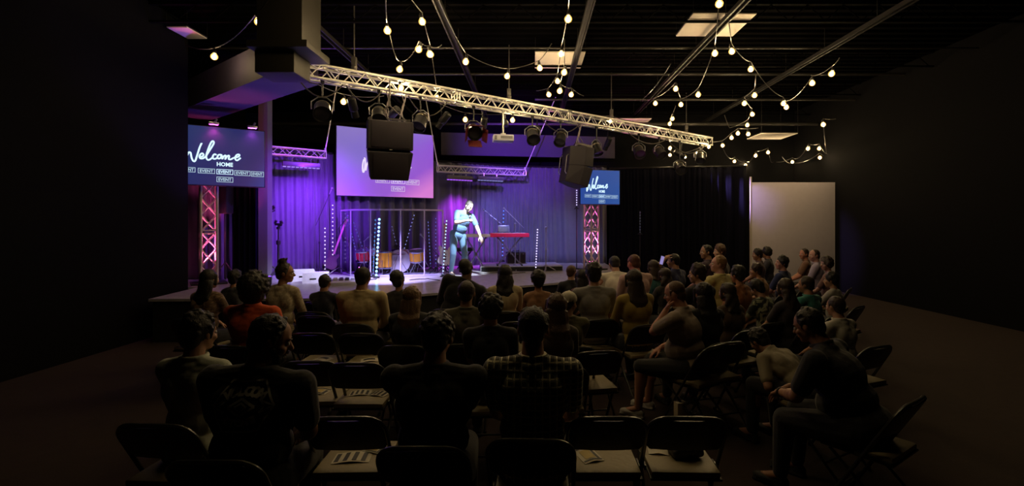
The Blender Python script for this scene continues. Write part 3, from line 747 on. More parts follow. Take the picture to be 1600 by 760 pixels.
led_tube(787, 327, 785, 408, 12.9, (.10, .22, 1.0), 1.6, 14, 'deep blue LED tube behind the keyboards')
led_tube(840, 357, 837, 424, 11.6, WL, 1.6, 16, 'lavender LED tube at the right end of the stage')
led_tube(901, 296, 901, 326, 12.9, WL, 1.1, 8, 'short LED strip peeking out left of the right video screen')
led_tube(1000, 330, 1000, 366, 13.9, (.3, .3, .38), .12, 8, 'almost dark LED tube in front of the black side curtain', pitch_r=.02)

# drum shield
M_ACR = bpy.data.materials.new('clear_acrylic'); M_ACR.use_nodes = True; nt = M_ACR.node_tree; nt.nodes.clear()
o_ = nt.nodes.new('ShaderNodeOutputMaterial'); mx_ = nt.nodes.new('ShaderNodeMixShader'); tr_ = nt.nodes.new('ShaderNodeBsdfTransparent'); tr_.inputs[0].default_value = (.93, .93, 1, 1)
gl_ = nt.nodes.new('ShaderNodeBsdfGlossy'); gl_.inputs['Roughness'].default_value = .08; lw = nt.nodes.new('ShaderNodeLayerWeight'); lw.inputs[0].default_value = .04
nt.links.new(lw.outputs['Fresnel'], mx_.inputs[0]); nt.links.new(tr_.outputs[0], mx_.inputs[1]); nt.links.new(gl_.outputs[0], mx_.inputs[2]); nt.links.new(mx_.outputs[0], o_.inputs[0])
M_EDGE = mat('acrylic_edge', (.50, .44, .72), .3, .1, var=.03)
sh = thing('drum_shield', 'tall clear acrylic drum shield with pale posts around the drum kit', 'drum shield', tuple(on_stage(610, 11.1)))
ex = [(533, 11.75), (548, 11.2), (579, 11.05), (626, 11.05), (663, 11.2), (692, 11.5)]
hs = 1.52
for i, (px, Y) in enumerate(ex):
    p = on_stage(px, Y); MB().box(p+Vector((0, 0, hs/2)), (.026 if i else .016, .026, hs), bev=.005).build('post', M_EDGE, sh, world=True)
for (pa, Ya), (pb, Yb) in zip(ex, ex[1:]):
    a = on_stage(pa, Ya); b = on_stage(pb, Yb); d = b-a; c = (a+b)/2; R = Rz(math.atan2(d.y, d.x))
    MB().box(c+Vector((0, 0, hs/2)), (d.length-.04, .008, hs-.02), R).build('acrylic_panel', M_ACR, sh, world=True)
    MB().box(c+Vector((0, 0, hs)), (d.length, .03, .035), R).box(c+Vector((0, 0, .02)), (d.length, .03, .03), R).build('rail', M_EDGE, sh, world=True)

# drums
def drum(name, label, p, r, h, colr, ax=None, legs=False, glow=1):
    t = thing(name, label, 'drum', tuple(p))
    R = ax if ax is not None else Matrix.Identity(3)
    m = mat('shell_'+'%.2f%.2f' % (colr[0], colr[2]), colr, .25, .0, var=.15)
    MB().lathe([(r, -h/2), (r*1.005, 0), (r, h/2)], R=R, n=26).build('shell', m, t)
    for s_ in (-1, 1):
        MB().lathe([(r*.9, s_*h/2-.004), (r*1.04, s_*h/2-.018), (r*1.06, s_*h/2), (r*1.04, s_*h/2+.018), (r*.98, s_*h/2+.012)], R=R, n=26).build('hoop', M_CHROME if legs != 'bass' else mat('pale_hoop', (.75, .72, .7), .4), t)
        MB().lathe([(0, s_*(h/2+.006)), (r*.99, s_*(h/2+.004)), (r*.99, s_*(h/2+.001)), (0, s_*(h/2+.001))], R=R, n=26).build('drum_head', mat('drum_skin', (.7, .7, .72), .5), t)
    for k in range(6):
        a = 2*PI*k/6+.3
        MB().cyl(R @ Vector((math.cos(a)*r*1.02, math.sin(a)*r*1.02, -h*.42)), R @ Vector((math.cos(a)*r*1.02, math.sin(a)*r*1.02, h*.42)), .008, n=6).build('lug', M_CHROME, t)
    if legs is True:
        for k in range(3):
            a = 2*PI*k/3+.5; MB().tube([(math.cos(a)*r*1.04, math.sin(a)*r*1.04, 0), (math.cos(a)*r*1.04, math.sin(a)*r*1.04, -h/2-.1), (math.cos(a)*r*1.15, math.sin(a)*r*1.15, -(p.z-SZ)+.005)], .009).build('leg', M_CHROME, t)
    elif legs == 'stand':
        mb = MB().cyl((0, 0, -h/2), (0, 0, -(p.z-SZ)+.25), .014)
        for k in range(3):
            a = 2*PI*k/3; mb.tube([(0, 0, -(p.z-SZ)+.3), (math.cos(a)*.24, math.sin(a)*.24, -(p.z-SZ)+.01)], .009)
        mb.build('stand', M_CHROME, t)
    elif legs == 'bass':
        for s_ in (-1, 1): MB().cyl((s_*r*.8, -h*.3, -.15), (s_*r*1.15, -h*.6, -(p.z-SZ)+.005), .01).build('spur', M_CHROME, t)
    return t
AMB = (.95, .42, .03); RED = (.85, .02, .06)
drum('floor_tom', 'tall orange floor tom behind the middle shield panel', on_stage(601, 11.75, SZ+.33), .17, .38, AMB, legs=True)
drum('rack_tom', 'orange tom drum at the right side of the drum kit', on_stage(651, 11.85, SZ+.42), .17, .24, AMB, Rx(.25), legs='stand')
drum('side_tom', 'red tom drum at the left side of the drum kit', on_stage(568, 11.9, SZ+.42), .17, .24, RED, Rx(.2), legs='stand')
drum('bass_drum', 'bass drum with a pale hoop standing low in the kit', on_stage(627, 12.1, SZ+.28), .27, .4, (.45, .25, .2), Rx(PI/2), legs='bass')
drum('snare_drum', 'silver snare drum between the red tom and the orange floor tom', on_stage(583, 12.0, SZ+.52), .17, .14, (.45, .42, .5), legs='stand')
def cymbal(px, py, Y, r, label, tilt=.15):
    p = P(px, py, Y); t = thing('cymbal', label, 'cymbal', (p.x, p.y, SZ)); h = p.z-SZ
    R = Rx(tilt)
    MB().lathe([(0, .03), (.03, .028), (.05, .01), (r, -.012), (r, -.015), (.05, .004), (.0, .02)], (0, 0, h), n=28, R=R).build('disc', mat('bronze_disc', (.7, .6, .55), .25, .8, var=.1), t)
    MB().cyl((0, 0, .3), (0, 0, h+.05), .011).build('pole', M_CHROME, t)
    for k in range(3):
        a = 2*PI*k/3+px; MB().tube([(0, 0, .42), (math.cos(a)*.25, math.sin(a)*.25, .01)], .01).build('leg', M_CHROME, t)
cymbal(622, 396, 11.9, .2, 'bronze cymbal over the bass drum'); cymbal(638, 393, 12.2, .2, 'rear cymbal highest above the bass drum')
cymbal(573, 388, 12.15, .18, 'cymbal on a stand behind the red tom', .3); cymbal(658, 392, 12.3, .18, 'cymbal behind the orange tom on the right')
t = thing('drum_throne', 'round black drum throne behind the bass drum', 'stool', tuple(on_stage(622, 12.6)))
MB().lathe([(0, .44), (.14, .44), (.17, .46), (.17, .52), (.14, .545), (0, .55)]).build('seat', M_RUB, t)
MB().cyl((0, 0, .2), (0, 0, .44), .018).build('post', M_CHROME, t)
for k in range(3): MB().tube([(0, 0, .25), (math.cos(k*2.1)*.25, math.sin(k*2.1)*.25, .01)], .011).build('leg', M_CHROME, t)

def mic_stand(px, Y, topy, label, boom=None, heavy=False, m=None, base='tripod', zb=SZ, second=None):
    p = on_stage(px, Y, zb); h = CAMZ+(HY-topy)/FPX*Y-zb
    m = m or mat('stand_metal', (.05, .05, .06), .35, .5, var=.1)
    t = thing('microphone_stand', label, 'microphone stand', tuple(p))
    MB().cyl((0, 0, .03), (0, 0, h*.55), .013 if not heavy else .03).build('lower_pole', m, t)
    MB().cyl((0, 0, h*.52), (0, 0, h), .009 if not heavy else .018).build('upper_pole', m, t)
    MB().lathe([(.012, 0), (.024, .01), (.024, .06), (.012, .07)], (0, 0, h*.53)).build('clutch', m, t)
    if base == 'tripod':
        for k in range(3):
            a = 2*PI*k/3+px*.3; MB().tube([(0, 0, .16), (math.cos(a)*.28, math.sin(a)*.28, .012)], .011).build('leg', m, t)
    else: MB().lathe([(.16, 0), (.16, .015), (.05, .03), (.02, .05)]).build('round_base', m, t)
    if boom:
        bx, bz = boom; MB().tube([(-bx*.35, 0, h-bz*.35), (bx, -.02, h+bz)], .008).build('boom', m, t)
        e = Vector((bx, -.02, h+bz)); d = Vector((bx, 0, bz)).normalized()
        MB().cyl(e, e+d*.12, .013, .016).ell(e+d*.15, (.026, .026, .026)).build('microphone', mat('mic_grey', (.3, .3, .36), .35, .5), t)
    else:
        MB().cyl((0, 0, h), (0, -.03, h+.1), .012, .017).ell((0, -.035, h+.12), .028).build('microphone', mat('mic_grey', (.3, .3, .36), .35, .5), t)
    return t
M_STB = mat('stand_black', (.012, .012, .014), .5, var=.1)
def pole_stand(px, topy, Y, label, k):
    t = thing('pole_stand', label, 'stand', tuple(on_stage(px, Y))); h = CAMZ+(HY-topy)/FPX*Y-SZ
    MB().cyl((0, 0, .05), (0, 0, h*.6), .028*k).build('lower_pole', M_STB, t)
    MB().cyl((0, 0, h*.55), (0, 0, h-.1), .018*k).build('upper_pole', M_STB, t)
    MB().lathe([(.02, 0), (.045, .02), (.045, .1), (.02, .12)], (0, 0, h*.58)).build('clutch', M_STB, t)
    MB().box((0, 0, h-.08), (.16*k, .05, .05), bev=.01).box((-.07*k, 0, h-.03), (.04, .05, .08), Ry(.4), bev=.008).box((.075*k, 0, h-.04), (.05, .05, .07), Ry(-.5), bev=.008).box((0, 0, h-.16), (.07*k, .06, .06), bev=.01).build('head_clamp', M_STB, t)
    MB().cyl((.02, -.02, h*.9), (.12*k, -.03, h*.93), .012).build('wing_knob', M_STB, t)
    for q in range(3):
        a = 2*PI*q/3+.4; MB().tube([(0, 0, .3), (math.cos(a)*.35, math.sin(a)*.35, .015)], .014).build('leg', M_STB, t)
pole_stand(422, 321, 10.6, 'taller black stand silhouetted against the violet curtain at the left', 1.0)
pole_stand(435, 345, 10.5, 'shorter black stand silhouetted against the violet curtain at the left', .85)
mic_stand(499, 11.5, 340, 'microphone stand with raised boom left of the LED tubes', (.25, .55))
mic_stand(530, 11.6, 356, 'microphone stand with short boom left of the drum shield', (.12, .16))
mic_stand(569, 11.75, 377, 'thin microphone stand behind the red tom', (.06, .05), m=mat('stand_grey', (.35, .35, .42), .35, .5))
mic_stand(684, 11.9, 398, 'low microphone stand with boom reaching left beside the drum shield', (-.32, .38))
mic_stand(778, 13.3, 346, 'boom microphone over the left keyboard', (-.27, .22), m=mat('stand_grey', (.35, .35, .42), .35, .5))
mic_stand(812, 13.2, 350, 'boom microphone leaning left behind the red keyboard', (-.32, .32), m=mat('stand_grey', (.35, .35, .42), .35, .5))
mic_stand(805, 12.5, 357, 'straight pale microphone stand right beside the red keyboard', m=mat('stand_grey', (.35, .35, .42), .35, .5))
mic_stand(853, 12.3, 363, 'straight microphone stand farthest right on the stage, with a dangling cable', m=mat('stand_grey', (.35, .35, .42), .35, .5))

# keyboards on an X stand
kb = thing('keyboard', 'red stage keyboard', 'keyboard', tuple(on_stage(796, 12.55, SZ+.14+.72)), rz=.10)
kb['label'] = 'long bright red keyboard resting on a crossed stand'
MB().box((0, 0, .05), (1.0, .34, .1), bev=.012).build('case', mat('keyboard_red', (.85, .03, .09), .35, var=.05), kb)
MB().box((-.02, -.09, .102), (.86, .13, .012), bev=.003).build('white_keys', mat('ivory', (.85, .85, .85), .3), kb)
mb = MB()
for k in range(32):
    if k % 7 not in (2, 6): mb.box((-.43+k*.0265+.013, -.06, .114), (.012, .08, .014))
mb.build('black_keys', M_RUB, kb)
mb = MB()
for k in range(14): mb.cyl((-.4+k*.06, .08, .1), (-.4+k*.06, .08, .118), .011, n=8)
mb.build('knobs', M_CHROME, kb)
kb2 = thing('keyboard', 'slim white keyboard behind the speaking man, left of the red keyboard', 'keyboard', tuple(on_stage(744, 12.35, SZ+.86)), rz=.06)
MB().box((0, 0, .04), (.72, .28, .075), bev=.012).build('case', mat('keyboard_white', (.85, .86, .95), .35), kb2)
MB().box((0, -.07, .08), (.64, .12, .01), bev=.003).build('white_keys', mat('ivory', (.85, .85, .85), .3), kb2)
def xstand(c, rz, h, wid, label):
    t = thing('keyboard_stand', label, 'stand', tuple(c), rz=rz)
    for s_ in (-1, 1):
        for dy in (-.02*s_,):
            MB().box((0, dy, h/2), (math.hypot(wid, h)*.98, .03, .03), Ry(s_*math.atan2(h, wid)), bev=.004).build('brace', mat('stand_steel', (.22, .22, .28), .35, .6), t)
        MB().box((s_*wid/2, 0, .015), (.04, .45, .03), bev=.006).build('foot_bar', M_STB, t)
        MB().box((s_*wid/2, 0, h-.015), (.04, .36, .03), bev=.006).build('arm_bar', M_STB, t)
    MB().cyl((0, -.05, h/2), (0, .05, h/2), .03).build('pivot', M_CHROME, t)
xstand(on_stage(796, 12.55, SZ+.13), .1, .73, .62, 'crossed metal stand under the red keyboard')
xstand(on_stage(744, 12.35, SZ+.0), .06, .86, .5, 'crossed metal stand under the slim white keyboard')
lp = thing('laptop', 'open laptop standing on the left part of the red keyboard', 'laptop', tuple(on_stage(788, 12.65, SZ+.96)), rz=.2)
MB().box((0, 0, .02), (.3, .2, .015), bev=.004).build('base', mat('laptop_grey', (.2, .21, .26), .35, .5), lp)
MB().box((0, .12, .11), (.3, .012, .19), Rx(-.3), bev=.004).build('lid', mat('laptop_grey', (.2, .21, .26), .35, .5), lp)
MB().box((0, .08, .11), (.26, .004, .16), Rx(-.3)).build('display', mat('laptop_display', (.02, .02, .03), .2, emit=(.2, .3, .8), es=.12), lp)
st = thing('music_stool', 'dark padded stool behind the speaking man', 'stool', tuple(on_stage(726, 12.9)))
MB().box((0, 0, .52), (.42, .34, .1), bev=.03).build('seat', M_RUB, st)
for s_ in (-1, 1): MB().box((0, .02*s_, .25), (.6, .03, .03), Ry(s_*.9), bev=.004).build('leg', M_STB, st)
am = thing('amplifier', 'black amplifier on the floor behind the keyboard stand', 'amplifier', tuple(on_stage(806, 13.35)), rz=.2)
MB().box((0, 0, .22), (.5, .3, .42), bev=.02).build('cabinet', M_STB, am)
MB().box((0, -.152, .19), (.42, .01, .3)).build('grille', mat('grille_mesh', (.045, .035, .05), .5, .3), am)
MB().tube([(-.1, 0, .43), (-.08, 0, .46), (.08, 0, .46), (.1, 0, .43)], .012).build('handle', M_RUB, am)
mb = MB()
for k in range(6): mb.cyl((-.18+k*.07, -.155, .38), (-.18+k*.07, -.175, .38), .013, n=10)
mb.build('knobs', M_CHROME, am)

# white guitar on its stand
gt = thing('electric_guitar', 'white electric guitar leaning on a stand left of the speaking man', 'guitar', tuple(on_stage(695, 11.65, SZ+.22)), rz=.1, rx=-.12)
def gout():
    pts = []
    ctrl = [(0, -.02), (.10, -.01), (.165, .06), (.17, .15), (.125, .24), (.12, .29), (.15, .36), (.13, .43), (.08, .40), (.05, .34), (-.03, .34), (-.07, .41), (-.11, .46), (-.15, .43), (-.14, .34), (-.115, .27), (-.13, .20), (-.165, .12), (-.14, .03)]
    n = len(ctrl)
    for i in range(n):
        p0, p1, p2, p3 = ctrl[i-1], ctrl[i], ctrl[(i+1) % n], ctrl[(i+2) % n]
        for k in range(4):
            t_ = k/4; pts.append(tuple(.5*((2*p1[j])+(-p0[j]+p2[j])*t_+(2*p0[j]-5*p1[j]+4*p2[j]-p3[j])*t_*t_+(-p0[j]+3*p1[j]-3*p2[j]+p3[j])*t_**3) for j in (0, 1)))
    return pts
MB().prism(gout(), .045).build('body', mat('guitar_cream', (.85, .74, .72), .25, var=.03), gt, smooth=False)
MB().prism([(-.08, .06), (.06, .05), (.09, .14), (.07, .3), (.04, .36), (-.03, .34), (-.06, .24)], .006, Matrix.Translation((0, -.026, 0))).build('pickguard', mat('pickguard_white', (.9, .9, .95), .2), gt, smooth=False)
for z_ in (.13, .19, .25): MB().box((0, -.032, z_), (.07, .012, .025), bev=.004).build('pickup', M_RUB, gt)
MB().box((0, -.028, .58), (.042, .022, .5), bev=.006).build('neck', mat('maple', (.45, .28, .15), .4, bump='wave', bscale=12), gt)
MB().prism([(-.022, .82), (.022, .82), (.05, .98), (.02, 1.0), (-.03, .96)], .016, Matrix.Translation((0, -.028, 0))).build('headstock', mat('maple', (.45, .28, .15), .4), gt, smooth=False)
for k in range(3): MB().cyl((-.03-.002*k, -.028, .85+k*.04), (-.055, -.028, .85+k*.04), .007).build('tuner', M_CHROME, gt)
gs = thing('guitar_stand', 'small black stand holding the white guitar', 'stand', tuple(on_stage(695, 11.75)))
MB().cyl((0, .05, .05), (0, 0, .6), .012).build('post', M_STB, gs)
for s_ in (-1, 1): MB().tube([(0, .03, .2), (s_*.18, -.1, .01)], .01).tube([(0, .01, .2), (s_*.09, -.1, .2), (s_*.09, -.14, .23)], .008).build('leg', M_STB, gs)
MB().tube([(0, .04, .2), (0, .25, .01)], .01).build('rear_leg', M_STB, gs)
gt2 = thing('bass_guitar', 'pink-necked dark bass guitar leaning by the LED tubes at the stage left', 'guitar', tuple(on_stage(514, 11.55, SZ+.15)), rz=.2, ry=.33)
MB().prism([(x*.9, z*.9) for x, z in gout()], .04).build('body', mat('guitar_dark', (.12, .04, .12), .25), gt2, smooth=False)
MB().box((0, -.026, .72), (.042, .022, .75), bev=.006).build('neck', mat('pink_neck', (.75, .25, .45), .4), gt2)
MB().prism([(-.022, 1.08), (.022, 1.08), (.05, 1.24), (-.03, 1.22)], .016, Matrix.Translation((0, -.026, 0))).build('headstock', mat('pink_neck', (.75, .25, .45), .4), gt2, smooth=False)

# wedges, pedalboard and cases lit white at the stage left
M_PALE = mat('pale_case', (.62, .62, .72), .45, bump='noise', bscale=30, var=.2)
def wedge(px, Y, wd, hh, label, rz=0, m=None):
    t = thing('stage_monitor', label, 'stage monitor', tuple(on_stage(px, Y)), rz=rz)
    poly = [(-.18, 0), (.18, 0), (.16, hh*.6), (.02, hh), (-.12, hh)]
    mb = MB(); n = len(poly); vs = [(-wd/2, a, b) for a, b in poly]+[(wd/2, a, b) for a, b in poly]
    mb.add(vs, [tuple(range(n)), tuple(reversed(range(n, 2*n)))]+[(i, n+i, n+(i+1) % n, (i+1) % n) for i in range(n)])
    mb.build('cabinet', m or M_PALE, t, smooth=False)
    MB().box((0, .10, hh*.78), (wd*.85, .01, hh*.4), Rx(1.0)).build('grille', mat('grille_mesh', (.045, .035, .05), .5, .3), t)
    MB().box((-.0, -.155, hh*.4), (.12, .02, .03), bev=.006).build('handle', M_RUB, t)
wedge(474, 10.3, .42, .24, 'pale stage monitor lit white beside the kneeling woman profile, stage left', .3)
wedge(490, 10.0, .40, .20, 'brightly lit stage monitor right of the first one at stage left', .35)
pb = thing('pedal_board', 'long white-lit pedal board with dark pedals behind the child in front row', 'pedal board', tuple(on_stage(533, 9.6)), rz=.3)
MB().box((0, 0, .05), (.62, .36, .07), Rx(.12), bev=.012).build('tray', M_PALE, pb)
for k in range(5): MB().box((-.22+k*.11, 0.02, .105), (.075, .12, .05), Rx(.12), bev=.008).build('pedal', mat('pedal_%d' % (k % 3), [(.05, .05, .08), (.5, .5, .6), (.15, .1, .3)][k % 3], .4), pb)
cs = thing('cable_case', 'pale flat equipment case lying between pedal board and LED tubes', 'case', tuple(on_stage(497, 10.9)), rz=.35)
MB().box((0, 0, .06), (.45, .3, .12), bev=.02).build('shell', M_PALE, cs)
MB().box((0, -.152, .07), (.1, .012, .03), bev=.004).build('latch', M_CHROME, cs)
MB().box((0, 0, .085), (.46, .31, .008)).build('seam', M_RUB, cs)
for i, (pts, lab) in enumerate([([(540, 10.4), (556, 10.2), (575, 10.35), (590, 10.5)], 'dark cable snaking over the stage below the drum shield'), ([(735, 12.0), (752, 11.7), (775, 11.9), (800, 11.6), (825, 11.9)], 'thin cable winding on the stage in front of the keyboard riser'), ([(640, 10.3), (668, 10.5), (692, 10.3)], 'thin cable on the stage right of the drum shield posts')]):
    pp = [on_stage(a, b, SZ+.011) for a, b in pts]; q = []
    for k in range(len(pp)-1):
        for s_ in range(6):
            u = pp[k].lerp(pp[k+1], s_/6); u.y += .06*math.sin(s_/6*PI+k*2); q.append(u)
    tag(MB().tube(q, .01, 6).build('floor_cable', M_CABLE, None), lab, 'cable')
# small black loudspeaker on a pole beyond the left tower
sl = thing('pole_loudspeaker', 'small black loudspeaker on a pole right of the left lattice tower', 'loudspeaker', tuple(on_stage(352, 10.15)))
MB().box((0, 0, 1.72), (.20, .24, .62), bev=.02).build('cabinet', M_STB, sl)
MB().box((0, -.123, 1.72), (.17, .01, .56)).build('grille', mat('grille_mesh', (.045, .035, .05), .5, .3), sl)
MB().cyl((0, 0, .05), (0, 0, 1.42), .02).build('pole', M_STB, sl)
for k in range(3): MB().tube([(0, 0, .4), (math.cos(k*2.1)*.3, math.sin(k*2.1)*.3, .015)], .012).build('leg', M_STB, sl)

# stage light washes hung on the long truss (the header and partition ones are added)
def truss_spot(px, tgt, col, power, angle, blend=.6, size=.06, label='', dz=-.45):
    tp = on_truss(px); p = (tp.x-.15, tp.y+.2, tp.z+dz)
    t = thing('profile_light', label, 'stage light', p)
    d = (Vector(tgt)-Vector(p)).normalized(); R = d.to_track_quat('-Z', 'Y').to_matrix()
    MB().lathe([(.05, .22), (.07, .20), (.075, .0), (.06, -.02), (.065, -.14), (.055, -.14), (.0, -.10)], R=R, n=18).build('barrel', M_BLACKM, t)
    MB().cyl((0, 0, .05), (0, -.15, -dz-.15), .012).build('hanger', M_BLACKM, t)
    lp_ = Vector(p)+d*.16
    lamp('SPOT', 'profile_beam', lp_, col, power, t, tgt, size, angle, blend)
SPK = (-1.52, 11.2)
truss_spot(765, (SPK[0]+.05, SPK[1], 1.7), (.80, .90, 1.0), 820*K_KEY, 22, .5, label='slim white profile light aimed at the speaking man, beside the small projector')
truss_spot(560, (-3.0, 10.6, .7), (.55, .48, 1.0), 2400*K_KEY, 36, 1, label='slim profile light aimed down at the drums from the left part of the truss')
truss_spot(700, (-4.6, 10.6, .7), (.70, .66, 1.0), 1100*K_KEY, 30, 1, label='slim profile light aimed at stage left from behind the barn-door light')
truss_spot(850, (-.2, 13.4, 2.0), (.30, .28, 1.0), 560*K_CURTAIN, 66, 1, label='slim profile light washing the keyboards and curtain pale blue')
truss_spot(960, (1.0, 14.4, 1.3), (.46, .50, 1.0), 260*K_CURTAIN, 50, 1, label='slim profile light washing the right end of the stage curtain pale blue')
truss_spot(620, (-5.4, 11.4, 2.3), (.28, .03, 1.0), 1500*K_CURTAIN, 55, 1, label='slim profile light washing the left curtain violet')

truss_spot(800, (-.3, 14.6, 4.25), (.26, .05, 1.0), 1300*K_CURTAIN, 62, 1, dz=-.3, label='added slim profile light throwing violet onto the header above the curtain')  # added fixture, only there to turn the header violet
truss_spot(1075, (7.75, 13.8, 1.7), (.50, .34, 1.0), 1000, 30, 1, label='added slim profile light at the truss end spilling faint violet on the white partition')  # added lamp that gives the partition its violet tint

uplight(-5.15, 9.5, SZ, 'violet uplight at stage left washing the slanting soffit', (.25, .08, 1.0), 260, (-5.3, 8.9, 4.2), 80)  # added uplight to bring violet onto the soffit underside
# ------------------------------------------------------------------ people
PEND = []
def pend(mb, name, m, parent, voxel, smooth=4, extra=None):
    """object grown as one continuous surface out of overlapping volumes; all are evaluated together in flush()"""
    me = mb.mesh(name)
    if m is not None: me.materials.append(m)
    o = bpy.data.objects.new(name, me); COL.objects.link(o); o.parent = parent
    r = o.modifiers.new('r', 'REMESH'); r.mode = 'VOXEL'; r.voxel_size = voxel; r.use_smooth_shade = True
    if smooth:
        s = o.modifiers.new('s', 'SMOOTH'); s.iterations = smooth; s.factor = .5
    PEND.append((o, m, extra)); return o
def flush():
    dg = bpy.context.evaluated_depsgraph_get(); dg.update()
    out = [(o, m, ex, bpy.data.meshes.new_from_object(o.evaluated_get(dg))) for o, m, ex in PEND]
    for o, m, ex, me in out:
        old = o.data; o.modifiers.clear(); o.data = me; bpy.data.meshes.remove(old)
        if m is not None and not me.materials: me.materials.append(m)
        if ex: ex(o)
        me = o.data
        me.polygons.foreach_set('use_smooth', [True]*len(me.polygons)); me.update()
    PEND.clear()
def join_into(o, parts):
    bm = bmesh.new(); bm.from_mesh(o.data)
    for vs, fs in parts:
        bv = [bm.verts.new(v) for v in vs]
        for f in fs:
            try: bm.faces.new([bv[i] for i in f])
            except ValueError: pass
    bm.to_mesh(o.data); bm.free()
HANDS = {}
def hand_src(kind):
    """right hand: wrist at the origin, fingers along +Y, palm towards -Z, thumb on the -X side"""
    mb = MB(); curl = {'relaxed': .30, 'grip': 1.0, 'point': .35}[kind]
    for x, y in ((-.026, .07), (-.009, .078), (.010, .076), (.027, .068)):
        mb.cap((x*.55, .005, 0), .017, (x, y, 0), .0135)
    mb.cap((-.02, .02, -.004), .016, (-.03, .045, -.006), .014)
    L = [(.030, .024, .020), (.035, .027, .021), (.032, .025, .020), (.025, .019, .017)]
    for k, (x, y) in enumerate(((-.028, .078), (-.0095, .086), (.0105, .083), (.029, .073))):
        p = Vector((x, y, 0)); a = curl*(.6+.12*k); spread = (k-1.4)*.07
        if kind == 'point' and k == 0: a = .1
        ang = 0; r = .0088 if k < 3 else .0075
        for seg in range(3):
            ang += a*(1 if seg == 0 else 1.15)
            q = p+Vector((math.sin(spread)*math.cos(ang), math.cos(spread)*math.cos(ang), -math.sin(ang)))*L[k][seg]
            mb.cap(p, r, q, r*.92, n=8); p = q; r *= .92
    t0 = Vector((-.026, .022, -.004)); t1 = t0+Vector((-.026, .026, -.012-.01*curl)); t2 = t1+Vector((-.010+.02*curl*.6, .028, -.006-.014*curl)); t3 = t2+Vector((.004+.012*curl, .022, -.004-.01*curl))
    mb.cap(t0, .013, t1, .0115, n=8).cap(t1, .0105, t2, .0095, n=8).cap(t2, .0095, t3, .008, n=8)
    mb.cap((0, -.03, 0), .024, (0, .02, 0), .021)
    o = pend(mb, 'hand_source', None, None, .0042, 2); return o
_hs = {k: hand_src(k) for k in ('relaxed', 'grip', 'point')}
flush()
for k, o in _hs.items():
    HANDS[k] = ([v.co.copy() for v in o.data.vertices], [tuple(p.vertices) for p in o.data.polygons])
    bpy.data.objects.remove(o)
def frame(y, z):
    y = Vector(y).normalized(); z = Vector(z); z = (z-y*z.dot(y))
    if z.length < 1e-4: z = y.orthogonal()
    z.normalize(); x = y.cross(z); return Matrix((x, y, z)).transposed()

def mskin(c): return mat('skin_%.2f_%.2f' % (c[0], c[1]), c, .55, bump='noise', bscale=90, bstr=.08, var=.05)
def mhair(c): return mat('hair_%.3f_%.3f' % (c[0], c[1]), c, .55, bump='noise', bscale=110, bstr=.6, var=.35)
SK_L = (.58, .34, .24); SK_M = (.42, .23, .15); SK_D = (.12, .06, .035); SK_T = (.34, .17, .10)
H_BLK = (.010, .008, .007); H_DB = (.028, .016, .010); H_BR = (.09, .045, .022); H_LB = (.22, .13, .07); H_REDLIT = (.10, .03, .015); H_GR = (.25, .24, .23)

def ik(S, W, l1, l2, pole):
    d = W-S; D = d.length; mx = (l1+l2)*.995
    if D > mx: W = S+d*(mx/D); d = W-S; D = mx
    a = (l1*l1-l2*l2+D*D)/(2*D); h = math.sqrt(max(0, l1*l1-a*a)); u = d.normalized()
    p = Vector(pole); p = (p-u*p.dot(u)); p.normalize()
    return S+u*a+p*h, W
def plaid():
    if 'plaid' in MATS: return MATS['plaid']
    m = cloth('plaid', (.06, .055, .045)); nt = m.node_tree; b = nt.nodes['Principled BSDF']
    tc = [n for n in nt.nodes if n.type == 'TEX_COORD'][0]; prev = (.055, .05, .038, 1); last = None
    for ax, sc, off in (('X', 8.0, 0), ('Z', 8.0, 0), ('X', 8.0, 1.6), ('Z', 8.0, 1.6)):
        wv = nt.nodes.new('ShaderNodeTexWave'); wv.bands_direction = ax; wv.inputs['Scale'].default_value = sc; wv.inputs['Phase Offset'].default_value = off; wv.inputs['Distortion'].default_value = .4
        wv.inputs['Detail Scale'].default_value = .4
        nt.links.new(tc.outputs['Object'], wv.inputs['Vector'])
        cr = nt.nodes.new('ShaderNodeValToRGB'); cr.color_ramp.elements[0].position = .86 if off == 0 else .95; cr.color_ramp.elements[1].position = .95 if off == 0 else .99
        nt.links.new(wv.outputs['Fac'], cr.inputs[0])
        mx = nt.nodes.new('ShaderNodeMix'); mx.data_type = 'RGBA'
        nt.links.new(cr.outputs[0], mx.inputs['Factor'])
        if last is None: mx.inputs['A'].default_value = prev
        else: nt.links.new(last, mx.inputs['A'])
        mx.inputs['B'].default_value = (.80, .75, .52, 1) if off == 0 else (.25, .26, .22, 1)
        last = mx.outputs['Result']
    nt.links.new(last, b.inputs['Base Color']); return m
def pattern(name, c1, c2, scale=14, thr=.5):
    if name in MATS: return MATS[name]
    m = cloth(name, c1); nt = m.node_tree; b = nt.nodes['Principled BSDF']; tc = [n for n in nt.nodes if n.type == 'TEX_COORD'][0]
    n = nt.nodes.new('ShaderNodeTexNoise'); n.inputs['Scale'].default_value = scale; n.inputs['Distortion'].default_value = 1.2; nt.links.new(tc.outputs['Object'], n.inputs['Vector'])
    cr = nt.nodes.new('ShaderNodeValToRGB'); cr.color_ramp.elements[0].position = thr-.04; cr.color_ramp.elements[1].position = thr+.04
    cr.color_ramp.elements[0].color = (*c1, 1); cr.color_ramp.elements[1].color = (*c2, 1)
    nt.links.new(n.outputs['Fac'], cr.inputs[0]); nt.links.new(cr.outputs[0], b.inputs['Base Color']); return m

